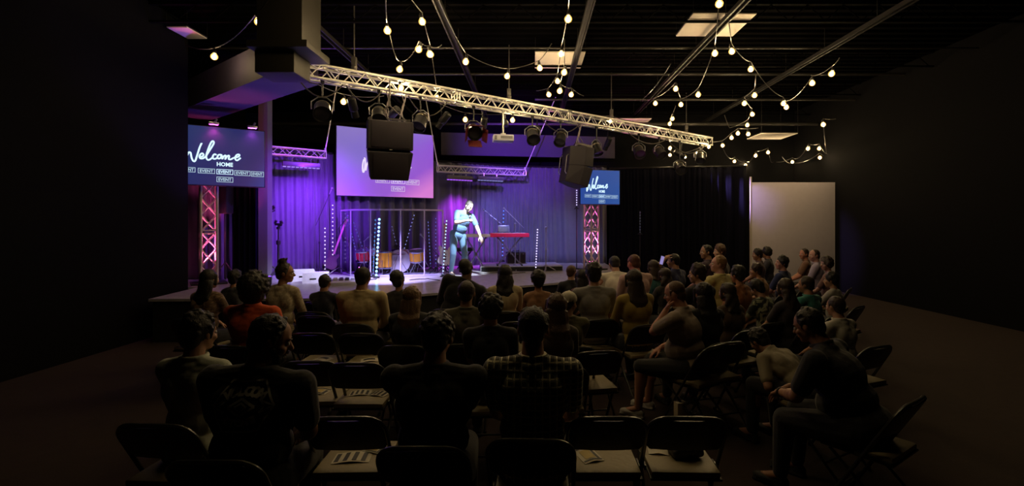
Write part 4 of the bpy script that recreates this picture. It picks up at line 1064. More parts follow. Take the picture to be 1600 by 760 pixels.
class Person: pass
def figure(root, o):
    """grow one person below root (root frame: facing +Y, floor at z=0)"""
    g = lambda k, d=None: o.get(k, d)
    rnd = random.Random(g('seed', 1)); vox = g('vox', .012)
    w_ = g('w', 1.0); fem = g('fem', False); s = g('s', 1.0); stand = g('stand', False)
    R = Rz(g('twist', 0)) @ Ry(g('side', 0)) @ Rx(-g('lean', .08))
    pel = Vector(g('pelvis', (0, -.05, .56 if not stand else .95)))
    pel.z = pel.z if stand else .45+.11*s
    T = lambda x, y, z: pel+R @ (Vector((x, y, z))*s)
    shw = (.155 if fem else .18)*w_; ww = w_
    bulge = g('belly', 0)
    sh = {1: T(shw, -.005, .475), -1: T(-shw, -.005, .475)}
    neck = T(0, -.02, .52)
    HR = Rz(g('twist', 0)*.6+g('hyaw', 0)) @ Ry(g('hroll', 0)) @ Rx(-g('hpitch', .05))
    hc = T(0, .0, .60)+HR @ Vector((0, .02, .095))*s
    H = lambda x, y, z: hc+HR @ (Vector((x, y, z))*s)
    skin = mskin(g('skin', SK_L)); shirt_m = o['shirt_m']; hair_m = mhair(g('hair_c', H_DB))
    # body --------------------------------------------------------
    def torso(mb, e):
        mb.ell(T(0, 0, 0), Vector((.165*ww+e, .125*ww+e, .115+e))*s, R)
        mb.ell(T(0, .01+bulge*.5, .16), Vector(((.135 if fem else .15)*ww+e, .108*ww+bulge+e, .14+e))*s, R)
        mb.ell(T(0, 0, .33), Vector(((.145 if fem else .165)*ww+e, .112*ww+e+bulge*.3, .17+e))*s, R)
        for k in (-1, 1):
            mb.cap(T(0, -.005, .44), (.085+e)*s, T(k*shw*.86, -.005, .465), (.062+e)*s)
            mb.cap(T(k*.03, -.02, .52), (.045+e*.6)*s, T(k*shw*.8, -.01, .485), (.05+e)*s)
            mb.ell(T(k*.075*ww, -.055, .37), Vector((.075*ww+e, .06+e, .10+e))*s, R)
            if fem: mb.ell(T(k*.07, .085, .32), Vector((.06+e*.5, .055+e*.5, .06+e*.5))*s, R)
    body = MB(); torso(body, -.005)
    body.cap(neck, .058*s*(1.1 if not fem else .92)*ww**.5, H(0, -.022, -.06), .052*s*(1.08 if not fem else .9), n=14)
    body.ell(H(0, -.008, .022), Vector((.077, .097, .094))*s, HR, 18, 14)
    body.ell(H(0, .022, -.035), Vector((.063, .068, .075))*s, HR, 18, 14)
    body.ell(H(0, .055, -.088), Vector((.034, .032, .024))*s, HR)
    body.cap(H(0, .088, .004), .009*s, H(0, .106, -.026), .014*s)
    body.cap(H(-.03, .076, .022), .014*s, H(.03, .076, .022), .014*s)
    body.ell(H(0, .086, -.060), Vector((.024, .010, .010))*s, HR)
    for k in (-1, 1):
        body.ell(H(k*.081, -.004, -.008), Vector((.010, .020, .030))*s, HR)
        body.ell(H(k*.042, .062, -.03), Vector((.024, .024, .022))*s, HR)
    # arms
    hands = []; arms = {}
    for k, side_name in ((1, 'R'), (-1, 'L')):
        S = sh[k]; spec = g('arm'+side_name, 'lap')
        pole = (k*.7, -.6, -.5); hk = 'relaxed'; nz = (0, 0, 1)
        if spec == 'lap': W = Vector((k*.11, .30, .45+.20*s)); W.x += rnd.uniform(-.02, .02)
        elif spec == 'fold': W = T(-k*.09, .19, .22); pole = (k*.8, -.2, -.7)
        elif spec == 'knee': W = Vector((k*.06, .46, .66)); pole = (k*.6, -.2, -.7)
        elif spec == 'down': W = Vector((k*.27, .05, .62)); pole = (k*.5, -1, 0)
        elif spec == 'side': W = T(k*.26, .05, -.03); pole = (k*.5, -1, 0)
        elif spec == 'face': W = H(k*.055, .10, -.13); pole = (k*.5, .3, -1); nz = tuple(HR @ Vector((0, 1, .2)))
        elif spec == 'phone': W = T(k*.04, .30, .30); pole = (k*.8, -.3, -.8)
        elif spec == 'up': W = H(k*.16, .10, .06); pole = (k*1, -.1, -.8)
        else: W, pole, hk, nz = spec[0], spec[1], spec[2], spec[3]; W = Vector(W)
        El, W = ik(S, W, .29*s, .25*s, pole)
        aw = ww**.5*(.86 if fem else 1)
        body.cap(S, .056*s*aw, El, .041*s*aw); body.cap(S.lerp(El, .35), .052*s*aw, S.lerp(El, .55), .050*s*aw)
        body.cap(El, .041*s*aw, W, .026*s); body.cap(El.lerp(W, .15), .043*s*aw, El.lerp(W, .4), .038*s*aw)
        arms[k] = (S, El, W, aw)
        hs = s*(.92 if fem else 1.0)
        d = (W-El).normalized()
        if hk != 'grip' and spec in ('lap', 'knee'): d = (d+Vector((-k*.2, .3, -.5))).normalized()
        F = frame(d, nz) @ Matrix.Diagonal((k*hs, hs, hs))
        vs, fs = HANDS[hk]
        hands.append(([W+F @ v for v in vs], fs if k > 0 else [tuple(reversed(f)) for f in fs]))
    # legs
    kn = {}; an = {}
    for k, nm in ((1, 'R'), (-1, 'L')):
        hip = pel+Vector((k*.095*ww, .02, -.02))
        if stand: K = Vector(o['knees'][0 if k > 0 else 1]); A = Vector(o['ankles'][0 if k > 0 else 1])
        else:
            sp_ = g('spread', .13); K = Vector((k*sp_, .40, .50)); A = Vector((k*(sp_+.01), .40+g('footy', .0)+rnd.uniform(-.06, .05), .085))
        body.cap(hip, .086*ww, K, .058*ww**.5); body.cap(K, .056*ww**.5, A, .038); body.cap(K.lerp(A, .12)+Vector((0, -.012, 0)), .058*ww**.5, K.lerp(A, .42)+Vector((0, -.012, 0)), .052)
        kn[k] = K; an[k] = A; ydir = Vector(g('foot_dir', (0, 1, 0)))
        body.cap(A, .036, A+ydir*.13+Vector((0, 0, -.045)), .028)
        arms[k*10] = hip
    bo = pend(body, 'body', skin, root, vox*.85, 3, lambda ob: join_into(ob, hands))
    # shirt --------------------------------------------------------
    st = MB(); torso(st, .013); st.ell(T(0, -.025, .47), Vector((.085, .080, .055))*s, R); st.ell(T(0, -.034, .505), Vector((.074, .070, .045))*s, R); st.ell(T(0, -.03, .44), Vector((.08, .085, .07))*s, R)
    slv = g('sleeve', 'short')
    for k in (-1, 1):
        S, El, W, aw = arms[k]
        if slv == 'none': st.cap(S.lerp(T(0, 0, .46), .25), .066*s, S.lerp(T(0, 0, .46), .1), .064*s)
        elif slv == 'short': st.cap(S, .070*s*aw, S.lerp(El, .72), .060*s*aw)
        else: st.cap(S, .071*s*aw, El, .056*s*aw); st.cap(El, .056*s*aw, El.lerp(W, .93), .038*s*aw)
    if g('collar', slv != 'none' and not fem):
        n_ = 14; ring = []
        for i in range(n_): a = 2*PI*i/n_; ring.append(neck.lerp(hc, .22)+(R @ Vector((math.cos(a)*.070, math.sin(a)*.070+.002, .006*math.sin(a))))*s)
        st.tube(ring, .014*s, 8, closed=True)
    if g('hood'): st.ell(T(0, -.10, .50), Vector((.11, .06, .06))*s, R)
    ex = o.get('shirt_extra')
    so = pend(st, 'shirt' if not g('jacket') else 'jacket', shirt_m, root, vox*.9, 3, ex)
    # trousers
    tr = MB(); tr.ell(pel+Vector((0, 0, -.01)), (.175*ww, .135*ww, .11), None)
    shorts = g('shorts', False)
    for k in (-1, 1):
        hip = arms[k*10]; K, A = kn[k], an[k]
        tr.cap(hip, .099*ww, K, .070*ww**.5)
        if not shorts: tr.cap(K, .070*ww**.5, K.lerp(A, .93), .052)
    if g('skirt'): tr.cap(kn[-1], .075, kn[1], .075)
    pend(tr, 'trousers' if not shorts else 'shorts', o['trouser_m'], root, vox, 3)
    # shoes
    for k in (-1, 1):
        A = an[k]; yd = Vector(g('foot_dir', (0, 1, 0))).normalized(); F = frame(yd, (0, 0, 1)); b0 = Vector((A.x, A.y, A.z-.085))
        mb = MB(); mb.ell(b0+F @ Vector((0, -.01, .045)), (.040, .055, .045), F); mb.ell(b0+F @ Vector((0, .10, .035)), (.046, .10, .035), F)
        mb.box(b0+F @ Vector((0, .065, .012)), (.085, .25, .022), F, bev=.01)
        pend(mb, 'shoe', o.get('shoe_m', M_RUB), root, .009, 2)
    # hair ----------------------------------------------------------
    hs_ = g('hair', 'short'); hm = MB(); side_r = 0
    def speck(n, rx, ry, rz, cz, r0, r1, low=-.2, front=.55):
        for i in range(n):
            while True:
                v = Vector((rnd.gauss(0, 1), rnd.gauss(0, 1), rnd.gauss(0, 1))).normalized()
                if v.z > low-(.5 if v.y < -.3 else 0) and v.y < front: break
            hm.ell(H(v.x*rx, -.014+v.y*ry, cz+v.z*rz), rnd.uniform(r0, r1)*s, nu=8, nv=6)
    if hs_ in ('short', 'bun', 'cap', 'thin'):
        th = .0 if hs_ != 'thin' else -.006
        hm.ell(H(0, -.022, .034), Vector((.086+th, .096+th, .094+th))*s, HR, 18, 14)
        hm.ell(H(0, -.055, -.02), Vector((.068, .055, .065))*s, HR)
        for k in (-1, 1): hm.cap(H(k*.076, .012, .03), .014*s, H(k*.076, .018, -.005), .009*s)
        if hs_ != 'thin': speck(46, .082, .092, .090, .034, .008, .016, .1)
        if hs_ == 'bun': hm.ell(H(0, -.04, .142), Vector((.050, .050, .042))*s, HR); speck(8, .045, .045, .04, .142, .012, .016)
    elif hs_ == 'volume':
        hm.ell(H(0, -.02, .042), Vector((.094, .102, .104))*s, HR, 18, 14); hm.ell(H(0, -.06, -.02), Vector((.075, .055, .075))*s, HR)
        for k in (-1, 1): hm.cap(H(k*.08, .015, .03), .018*s, H(k*.08, .012, -.02), .012*s)
        speck(70, .09, .098, .10, .042, .012, .022, .0)
    elif hs_ in ('curly', 'afro'):
        q = 1.12 if hs_ == 'curly' else 1.42
        hm.ell(H(0, -.022*q, .03), Vector((.088*q, .098*q, .10*q))*s, HR, 18, 14)
        if hs_ == 'afro': hm.ell(H(0, -.04, -.05), Vector((.12, .09, .09))*s, HR)
        speck(150, .088*q, .096*q, .10*q, .03, .014, .024, -.35, .5)
    elif hs_ in ('long', 'wavy', 'straight'):
        L = g('hair_len', .34)*s
        hm.ell(H(0, -.020, .032), Vector((.090, .102, .098))*s, HR, 18, 14)
        hm.ell(H(0, -.055, -.05), Vector((.086, .062, .11))*s, HR)
        for i in range(13):
            a = -1.25+2.5*i/12; x = math.sin(a)*.082; y = -.012-math.cos(a)*.078
            p0 = H(x, y, -.02); pts = [p0]; rs = [.026*s]
            n_ = 7
            for j in range(1, n_+1):
                f = j/n_; lx = x*(1+.35*f)+rnd.uniform(-.008, .008)
                q = p0+Vector((0, 0, -L*f*(.86+.14*math.cos(a))))+(R @ Vector(((lx-x), -.025*f-.02*math.sin(f*3)+.0, 0)))*s
                if hs_ == 'wavy': q += Vector((.010*math.sin(f*9+i), .008*math.cos(f*9+i), 0))
                # stay behind the shoulders
                rel = R.inverted() @ (q-pel); ymin = -.125*s if rel.z < .5*s else -.09*s
                if rel.z < .52*s and rel.y > ymin and abs(rel.x) < .17: rel.y = rel.y*.4+ymin*.6
                q = pel+R @ rel
                pts.append(q); rs.append((.026-.014*f**2)*s)
            hm.tube(pts, .02, 8, rs=rs)
        for k in (-1, 1): hm.cap(H(k*.078, .02, .05), .022*s, H(k*.082, .02, -.06), .020*s)
        speck(30, .088, .098, .096, .034, .008, .014, .1)
    if hs_ != 'bald':
        pend(hm, 'hair', hair_m, root, vox*.62 if vox < .011 else vox*.8, 2 if hs_ not in ('curly', 'afro') else 1)
    if hs_ == 'cap':
        cm = MB(); cm.ell(H(0, -.016, .050), Vector((.092, .106, .088))*s, HR, 20, 14)
        kb_ = -1 if g('backwards', True) else 1
        cm.ell(H(0, kb_*.13, .012), Vector((.068, .075, .010))*s, HR @ Rx(kb_*-.25))
        cm.ell(H(0, -.016, .139), .009*s)
        pend(cm, 'cap', o['cap_m'], root, .006, 2)
    if g('beard'):
        bm_ = MB(); bm_.ell(H(0, .052, -.082), Vector((.048, .046, .036))*s, HR)
        for k in (-1, 1): bm_.cap(H(k*.058, .02, -.035), .018*s, H(k*.035, .055, -.078), .022*s)
        bm_.cap(H(-.024, .094, -.046), .008*s, H(.024, .094, -.046), .008*s)
        pend(bm_, 'beard', hair_m, root, .006, 2)
    if g('glasses'):
        gm = MB()
        for k in (-1, 1):
            ring = [H(k*.033+.024*math.cos(a), .102, .004+.019*math.sin(a)) for a in [2*PI*i/16 for i in range(16)]]
            gm.tube(ring, .0028*s, 6, closed=True); gm.cyl(H(k*.057, .10, .008), H(k*.083, -.0, .006), .0025*s, n=6)
        gm.cyl(H(-.010, .103, .006), H(.010, .103, .006), .0028*s, n=6)
        gm.build('glasses', M_RUB, root)
    for k in (-1, 1):
        MB().ell(H(k*.030, .0795, .000), .0125*s, nu=10, nv=8).build('eye', mat('eye_white', (.7, .68, .66), .2), root)
        MB().ell(H(k*.030, .0885, .000), Vector((.0055, .0045, .0055))*s, HR, 8, 6).build('iris', mat('eye_iris', (.03, .018, .01), .1), root)
        MB().cap(H(k*.017, .0925, .024), .0045*s, H(k*.044, .084, .026), .0035*s, n=6).build('eyebrow', hair_m, root)
    q = Person(); q.hc = hc; q.H = H; q.T = T; q.R = R; q.HR = HR; q.arms = arms; q.shirt = so; q.body = bo; q.s = s; q.kn = kn
    return q
def head_top(o):
    """unscaled height of the crown above the seat pelvis and its offset, before the person is made"""
    R = Rz(o.get('twist', 0)) @ Ry(o.get('side', 0)) @ Rx(-o.get('lean', .08))
    HR = Rz(o.get('twist', 0)*.6+o.get('hyaw', 0)) @ Ry(o.get('hroll', 0)) @ Rx(-o.get('hpitch', .05))
    up = R @ Vector((0, 0, .60))+HR @ Vector((0, .02, .095)); hh = {'curly': .142, 'afro': .172, 'bun': .180, 'volume': .148, 'bald': .118, 'thin': .12, 'cap': .138}.get(o.get('hair', 'short'), .134)
    return up, hh
TGT = Vector((-1.3, 11.3, 0))
CHAIR_JOBS = []; LOG = []
def seated(px, top, Y, label, who, chair=True, **o):
    zt = CAMZ+(HY-top)/FPX*Y
    up, hh = head_top(o)
    s = (zt-.45)/(.11+up.z+hh); o['s'] = s
    X = (px-CX)/FPX*Y
    yaw = o.get('yaw', None)
    if yaw is None: yaw = math.atan2(-(TGT.x-X), TGT.y-Y)*(.75 if X > .6 else .25)
    off = Rz(yaw) @ (Vector((0, -.05, 0))+Vector((up.x, up.y, 0))*s)
    loc = (X-off.x, Y-off.y, 0)
    LOG.append((label[:40], round(s, 2)))
    root = thing('person', label, 'person', loc, yaw, group=None)
    o['seed'] = int(px*7+top); o['vox'] = .0085 if Y < 3.6 else (.0105 if Y < 5.2 else .013)
    o['shirt_m'] = o['shirt'] if not isinstance(o['shirt'], tuple) else cloth('cloth_%.3f_%.3f_%.3f' % o['shirt'], o['shirt'])
    tc_ = o.get('trousers', (.02, .02, .025)); o['trouser_m'] = cloth('trouser_%.3f_%.3f_%.3f' % tc_, tc_)
    q = figure(root, o)
    if chair: CHAIR_JOBS.append(((loc[0], loc[1]), o.get('chair_yaw', yaw), 'black folding chair under '+who))
    q.root = root; return q
# ---- the audience: (photo column, crown row, distance)
CREAM = (.62, .52, .34); 
S = seated
def print_on_back(ob):
    me = ob.data; bvh = BVHTree.FromPolygons([v.co.copy() for v in me.vertices], [tuple(p.vertices) for p in me.polygons])
    mb = MB(); cx, cz = VC['c']; rw, rh = .150, .112
    def strip(p, q, wd, n=36):
        p = Vector((p[0], 0, p[1])); q = Vector((q[0], 0, q[1])); d = (q-p).normalized(); nn = Vector((-d.z, 0, d.x))*wd/2; vs = []
        for i in range(n+1): c = p.lerp(q, i/n); vs += [c+nn, c-nn]
        mb.add(vs, [(2*i, 2*i+1, 2*i+3, 2*i+2) for i in range(n)])
    hexa = [(-rw, 0), (-rw*.55, rh), (rw*.55, rh), (rw, 0), (rw*.55, -rh), (-rw*.55, -rh)]
    for i in range(6): strip(hexa[i], hexa[(i+1) % 6], .009)
    dia = [(-.065, 0), (0, .038), (.065, 0), (0, -.038)]
    for i in range(4): strip(dia[i], dia[(i+1) % 4], .011, 8)
    st_ = [(-.03, 0), (0, .02), (.03, 0), (0, -.02)]
    for i in range(4): strip(st_[i], st_[(i+1) % 4], .008, 5)
    for k in (-1, 1):
        for a, b in (((k*rw, 0), (k*.085, .028)), ((k*rw, 0), (k*.085, -.028)), ((k*.085, .028), (k*.11, 0)), ((k*.085, -.028), (k*.11, 0))): strip(a, b, .008, 6)
    def arc(txt, sgn, size, r, spread):
        n = len(txt)
        for i, ch in enumerate(txt):
            a = (i-(n-1)/2)*spread; t = text_mb(ch, size, .004)
            c, sn = math.cos(a), math.sin(a)
            for v in t.v:
                x, z = v.x, v.y
                if sgn > 0: X = r*sn+x*c+z*sn; Z = -x*sn+z*c+r*c-r+.068
                else: X = r*sn+x*c-z*sn; Z = x*sn+z*c-(r*c-r)-.072
                v.x, v.y, v.z = X, 0, Z
            mb.add(t.v, t.f)
    arc('VOLCOM', 1, .052, .17, .20); arc('STONE', -1, .042, .17, .19)
    out = []
    for v in mb.v:
        h = bvh.ray_cast(Vector((v.x+cx, -1.2, v.z+cz)), Vector((0, 1, 0)))
        out.append(h[0]+Vector((0, -.0065, 0)) if h[0] is not None else Vector((v.x+cx, -.2, v.z+cz)))
    mb.v = out
    b = mb.build('back_print', mat('print_grey', (.55, .55, .48), .8, var=.05), ob.parent, smooth=False)
    b['label'] = 'hexagonal grey back print'
VC = {'c': (.035, .985)}
S(424, 490, 2.62, 'bearded man seen from behind with a hexagon print on his black shirt, head turned right', 'the bearded man with the hexagon back print', w=1.22, belly=.03, hyaw=-1.15, hpitch=.3, yaw=.0, hair='short', hair_c=H_BLK, skin=SK_T, shirt=(.012, .012, .013), beard=True, shirt_extra=print_on_back, lean=.12, side=.06, armL='lap')
S(683, 489, 2.8, 'broad man in black with head bowed, in the nearest row left of the plaid shirt', 'the broad man in black', w=1.25, yaw=.0, hair='volume', hair_c=H_BLK, skin=SK_T, shirt=(.014, .014, .017), sleeve='long', hpitch=.35, lean=.14, armL='knee', armR='knee')
S(833, 478, 2.85, 'man in a plaid button shirt seen from behind in the nearest row', 'the man in the plaid shirt', w=1.14, yaw=-.04, hair='short', hair_c=H_BLK, skin=SK_T, shirt=plaid(), sleeve='short', hpitch=.2, lean=.10)
S(312, 485, 3.0, 'dark-haired person in a pale grey-green collared shirt at the lower left edge', 'the person in the pale shirt at the left edge', w=.95, yaw=-.05, hair='volume', hair_c=H_BLK, skin=SK_M, shirt=(.42, .45, .36), hyaw=-.3)
S(328, 420, 5.9, 'woman with long black hair in a brown patterned top below the left pink tower', 'the woman in the brown patterned top', fem=True, hair='long', hair_c=H_BLK, hair_len=.3, skin=SK_M, shirt=pattern('brown_print', (.12, .07, .04), (.30, .20, .12)), hyaw=-.3)
S(368, 421, 6.75, 'person with a round dark head between the woman in brown and the orange top', 'the round-headed person beside the orange top', hair='volume', hair_c=H_BLK, skin=SK_T, shirt=(.03, .03, .035), fem=True)
S(398, 424, 4.7, 'person with big dark curly hair in a bright orange top', 'the person in the orange top', hair='afro', hair_c=H_BLK, skin=SK_T, shirt=(.62, .085, .015), w=1.12, sleeve='short')
S(446, 404, 6.1, 'woman in a cream lace top with a top knot, face in profile to the right', 'the woman with the top knot', fem=True, hair='bun', hair_c=H_DB, skin=SK_T, shirt=pattern('cream_lace', (.55, .47, .33), (.38, .31, .2), 22), hyaw=-1.2, yaw=-.12, sleeve='long', w=1.02, vol=1)
S(508, 428, 6.35, 'child with short dark hair in the row before the stage, left of the cream shirt', 'the child in dark clothes', hair='short', hair_c=H_BLK, skin=SK_T, shirt=(.02, .02, .035), w=.9)
S(567, 416, 5.65, 'man in a cream shirt with short dark hair seen from behind, centre left', 'the man in the cream shirt', hair='short', hair_c=H_BLK, skin=SK_T, shirt=(.55, .44, .24), w=1.18, sleeve='long', yaw=0)
S(622, 422, 6.2, 'person with thick dark hair tilting the head left, right of the cream shirt', 'the person tilting the head beside the cream shirt', hair='volume', hair_c=H_BLK, skin=SK_T, shirt=(.03, .028, .03), hroll=-.3, fem=True, side=-.06)
S(643, 446, 4.7, 'woman with long straight light brown hair and dark grey top, centre', 'the woman with long light brown hair', fem=True, hair='straight', hair_c=H_LB, hair_len=.34, skin=SK_L, shirt=(.05, .05, .055), w=1.1, sleeve='long')
S(728, 404, 6.6, 'man in a black jacket leaning far to the left in front of the speaking man', 'the leaning man in the black jacket', hair='thin', hair_c=H_BLK, skin=SK_D, shirt=(.012, .012, .014), sleeve='long', side=.34, hroll=-.3, lean=.12, w=1.15, jacket=True)
S(729, 438, 4.75, 'man with cropped hair in an olive grey T-shirt behind the black jacket', 'the man in the olive grey T-shirt', hair='short', hair_c=H_DB, skin=SK_M, shirt=(.13, .125, .09), w=.98)
S(767, 459, 4.0, 'person with short black curls in a black top behind the plaid shirt', 'the person with short black curls', hair='curly', hair_c=H_BLK, skin=SK_T, shirt=(.015, .015, .02), w=1.0)
S(789, 413, 6.4, 'woman with long dark hair in a beige blouse in front of the keyboards', 'the woman in the beige blouse', fem=True, hair='wavy', hair_c=H_BLK, hair_len=.3, skin=SK_M, shirt=(.50, .42, .26), sleeve='long', w=1.12)
S(841, 421, 6.0, 'woman with pinned-up dark hair and bare tan shoulders, centre right', 'the woman with bare tan shoulders', fem=True, hair='volume', hair_c=H_BLK, skin=(.42, .2, .11), shirt=(.30, .15, .08), sleeve='none')
S(869, 457, 4.05, 'woman with very long brown hair half hidden by the plaid shirt', 'the woman with very long brown hair', fem=True, hair='long', hair_c=H_BR, hair_len=.42, skin=SK_L, shirt=(.10, .08, .06), w=.95, hroll=.1)
S(889, 455, 4.65, 'man in a white cap and olive shirt looking to the right', 'the man in the white cap', hair='cap', hair_c=H_DB, skin=SK_L, shirt=(.15, .14, .07), cap_m=cloth('cap_white', (.62, .58, .46)), hyaw=-.7, hpitch=.15)
S(893, 414, 7.5, 'bearded person in dark clothes facing right near the stage edge, rim lit', 'the rim-lit bearded person', hair='short', hair_c=H_BR, skin=SK_L, shirt=(.02, .022, .03), beard=True, hyaw=-.9, sleeve='long')
S(927, 409, 5.9, 'man in a mottled grey T-shirt with dark hair below the right pink tower', 'the man in the grey T-shirt', hair='volume', hair_c=H_BLK, skin=SK_M, shirt=(.24, .23, .22), w=1.08, yaw=.12, armL='phone')
S(909, 420, 6.6, 'person with a bare raised arm just left of the grey T-shirt man', 'the person with a raised arm', fem=True, hair='long', hair_c=H_BLK, skin=(.40, .18, .13), shirt=(.10, .03, .04), sleeve='none', armR='up')
S(960, 400, 7.9, 'man in a white polo shirt bending forward right of the right pink tower', 'the man in the white polo', hair='short', hair_c=H_BLK, skin=SK_M, shirt=(.72, .68, .60), w=1.18, lean=.3, yaw=.1, hpitch=.4)
S(990, 398, 7.3, 'balding man in a pink shirt, scalp tinted red as if lit, beside the white polo', 'the balding man in the pink shirt', hair='thin', hair_c=H_REDLIT, skin=(.55, .2, .16), shirt=(.55, .36, .34), w=1.12, hpitch=.2)  # red light on the scalp is put into skin and hair colour
S(990, 420, 5.6, 'woman with long dark hair in a mustard yellow top', 'the woman in the mustard top', fem=True, hair='straight', hair_c=H_DB, hair_len=.40, skin=SK_M, shirt=(.34, .25, .06), sleeve='long', w=1.12)
S(1020, 406, 8.0, 'person with shoulder-length hair and a teal scarf behind the mustard top', 'the person with the teal scarf', fem=True, hair='long', hair_c=H_DB, hair_len=.22, skin=SK_M, shirt=(.03, .13, .15))
S(1052, 396, 8.3, 'person in navy raising a hand to the temple near the black curtain', 'the person in navy with raised hand', hair='short', hair_c=H_BLK, skin=SK_M, shirt=(.03, .035, .10), armL='up', hyaw=.5)
S(1038, 418, 6.85, 'person with wavy dark hair just behind the bald man hiding his face', 'the person with wavy hair behind the bald man', fem=True, hair='wavy', hair_c=H_DB, hair_len=.22, skin=SK_M, shirt=(.03, .03, .03))
q27 = S(1054, 440, 4.7, 'bald man in beige shirt and black shorts resting his face in his hand', 'the bald man in black shorts', hair='thin', hair_c=H_BR, skin=(.55, .28, .20), shirt=(.34, .27, .21), trousers=(.012, .012, .012), shorts=True, w=1.2, belly=.05, yaw=.95, lean=.2, hpitch=.25, hyaw=.1, armL='face', chair_yaw=.62, shoe_m=mat('white_shoe', (.5, .48, .45), .6, var=.1))
S(1089, 411, 6.2, 'person with dark hair in black facing left beside the blond man', 'the person in black beside the blond man', hair='volume', hair_c=H_DB, skin=SK_L, shirt=(.012, .012, .014), hyaw=.75)
S(1122, 398, 7.2, 'blond man in a pale yellow shirt in profile facing left', 'the blond man in the yellow shirt', hair='short', hair_c=(.24, .13, .05), skin=(.55, .3, .27), shirt=(.56, .50, .22), w=1.15, hyaw=.85, hpitch=-.1)
S(1103, 382, 9.4, 'small dark-haired head in profile just behind the blond man', 'the dark-haired person behind the blond man', hair='short', hair_c=H_BLK, skin=SK_M, shirt=(.05, .03, .05), hyaw=.8)
S(1124, 381, 9.9, 'person with light brown hair farthest back behind the blond man', 'the person farthest back behind the blond man', hair='volume', hair_c=H_BR, skin=SK_L, shirt=(.10, .08, .08), hyaw=.6)
S(1098, 440, 4.8, 'person with a big mass of black hair right of the bald man', 'the person with the mass of black hair', fem=True, hair='long', hair_c=H_BLK, hair_len=.34, skin=SK_T, shirt=(.012, .012, .012), w=1.1)
S(1136, 441, 5.3, 'woman with dark hair and a bare tan shoulder right of the black hair mass', 'the woman with the bare shoulder', fem=True, hair='wavy', hair_c=H_DB, hair_len=.22, skin=(.42, .2, .12), shirt=(.08, .05, .03), sleeve='none', w=1.1, hyaw=.2)
S(1152, 414, 6.6, 'person in a rust-coloured sleeveless top right of the yellow shirt', 'the person in the rust-coloured top', fem=True, hair='volume', hair_c=H_BLK, skin=(.38, .18, .10), shirt=(.26, .09, .03), sleeve='none')
S(1183, 388, 10.4, 'person standing out dark against the left end of the white partition', 'the left dark head before the partition', hair='volume', hair_c=H_BLK, skin=SK_T, shirt=(.06, .03, .04), hyaw=.5)
S(1197, 386, 11.0, 'person with short curls against the white partition, second head from its left end', 'the curly head before the partition', hair='curly', hair_c=H_BLK, skin=SK_T, shirt=(.03, .03, .04))
S(1181, 411, 7.9, 'person in a tan brown top leaning left below the two heads by the partition', 'the person in tan brown', fem=True, hair='volume', hair_c=H_DB, skin=(.38, .2, .12), shirt=(.36, .19, .09), hyaw=.5, lean=.25)
S(1221, 399, 8.3, 'man in navy with a thick black mop of hair in profile facing left', 'the man in navy with black hair', hair='volume', hair_c=H_BLK, skin=(.5, .25, .22), shirt=(.02, .03, .11), w=1.12, hyaw=.75, hpitch=-.1, collar=True)
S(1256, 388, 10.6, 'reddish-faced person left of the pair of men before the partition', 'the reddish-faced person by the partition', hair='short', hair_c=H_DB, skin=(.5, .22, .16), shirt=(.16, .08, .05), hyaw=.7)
S(1272, 390, 9.7, 'man in a lilac shirt before the partition, right of the reddish face', 'the man in the lilac shirt', hair='thin', hair_c=H_DB, skin=(.55, .3, .24), shirt=(.38, .33, .5), hyaw=.6, w=1.05)
S(1291, 401, 8.4, 'woman with curly dark hair facing left near the right edge', 'the curly-haired woman near the right edge', fem=True, hair='curly', hair_c=H_DB, skin=(.5, .28, .24), shirt=(.20, .11, .12), hyaw=.8)
S(1226, 434, 5.5, 'woman with long brown hair between the striped top and the teal shirt', 'the woman between the striped top and teal shirt', fem=True, hair='wavy', hair_c=H_DB, hair_len=.3, skin=SK_M, shirt=(.03, .025, .03))
S(1183, 436, 6.05, 'person in a black and pale green striped top with hands together', 'the person in the striped top', fem=True, hair='volume', hair_c=H_BLK, skin=SK_M, shirt=pattern('zebra', (.015, .02, .015), (.30, .32, .22), 9, .52), hpitch=.5, lean=.2)
S(1259, 431, 6.0, 'man in a teal T-shirt with cropped dark hair at the right', 'the man in the teal T-shirt', hair='short', hair_c=H_DB, skin=SK_T, shirt=(.03, .20, .18), w=1.1, hyaw=.25)
S(1298, 424, 6.7, 'person in a pale grey top at the right edge behind the teal shirt', 'the person in pale grey at the right edge', fem=True, hair='volume', hair_c=H_BLK, skin=SK_M, shirt=(.34, .33, .30), hyaw=.3)
q42 = S(1263, 480, 3.5, 'large man in black leaning forward at the lower right, wearing a wrist watch', 'the large man in black with the watch', w=1.32, belly=.04, hair='short', hair_c=H_BLK, skin=SK_T, shirt=(.010, .010, .012), yaw=.75, lean=.5, hpitch=.35, armL='knee', armR='knee', chair_yaw=.6)
S(1186, 512, 4.35, 'dark-haired person bending down with a pale collar, left of the large man in black', 'the bending person with the pale collar', hair='volume', hair_c=H_BLK, skin=SK_M, shirt=(.30, .26, .18), lean=1.05, hpitch=.6, yaw=.5, w=1.0)
S(1305, 462, 4.7, 'person in a white shirt cut by the right edge behind the large man', 'the person in white at the right edge', hair='short', hair_c=H_DB, skin=SK_M, shirt=(.5, .48, .42), lean=.2, yaw=.4)

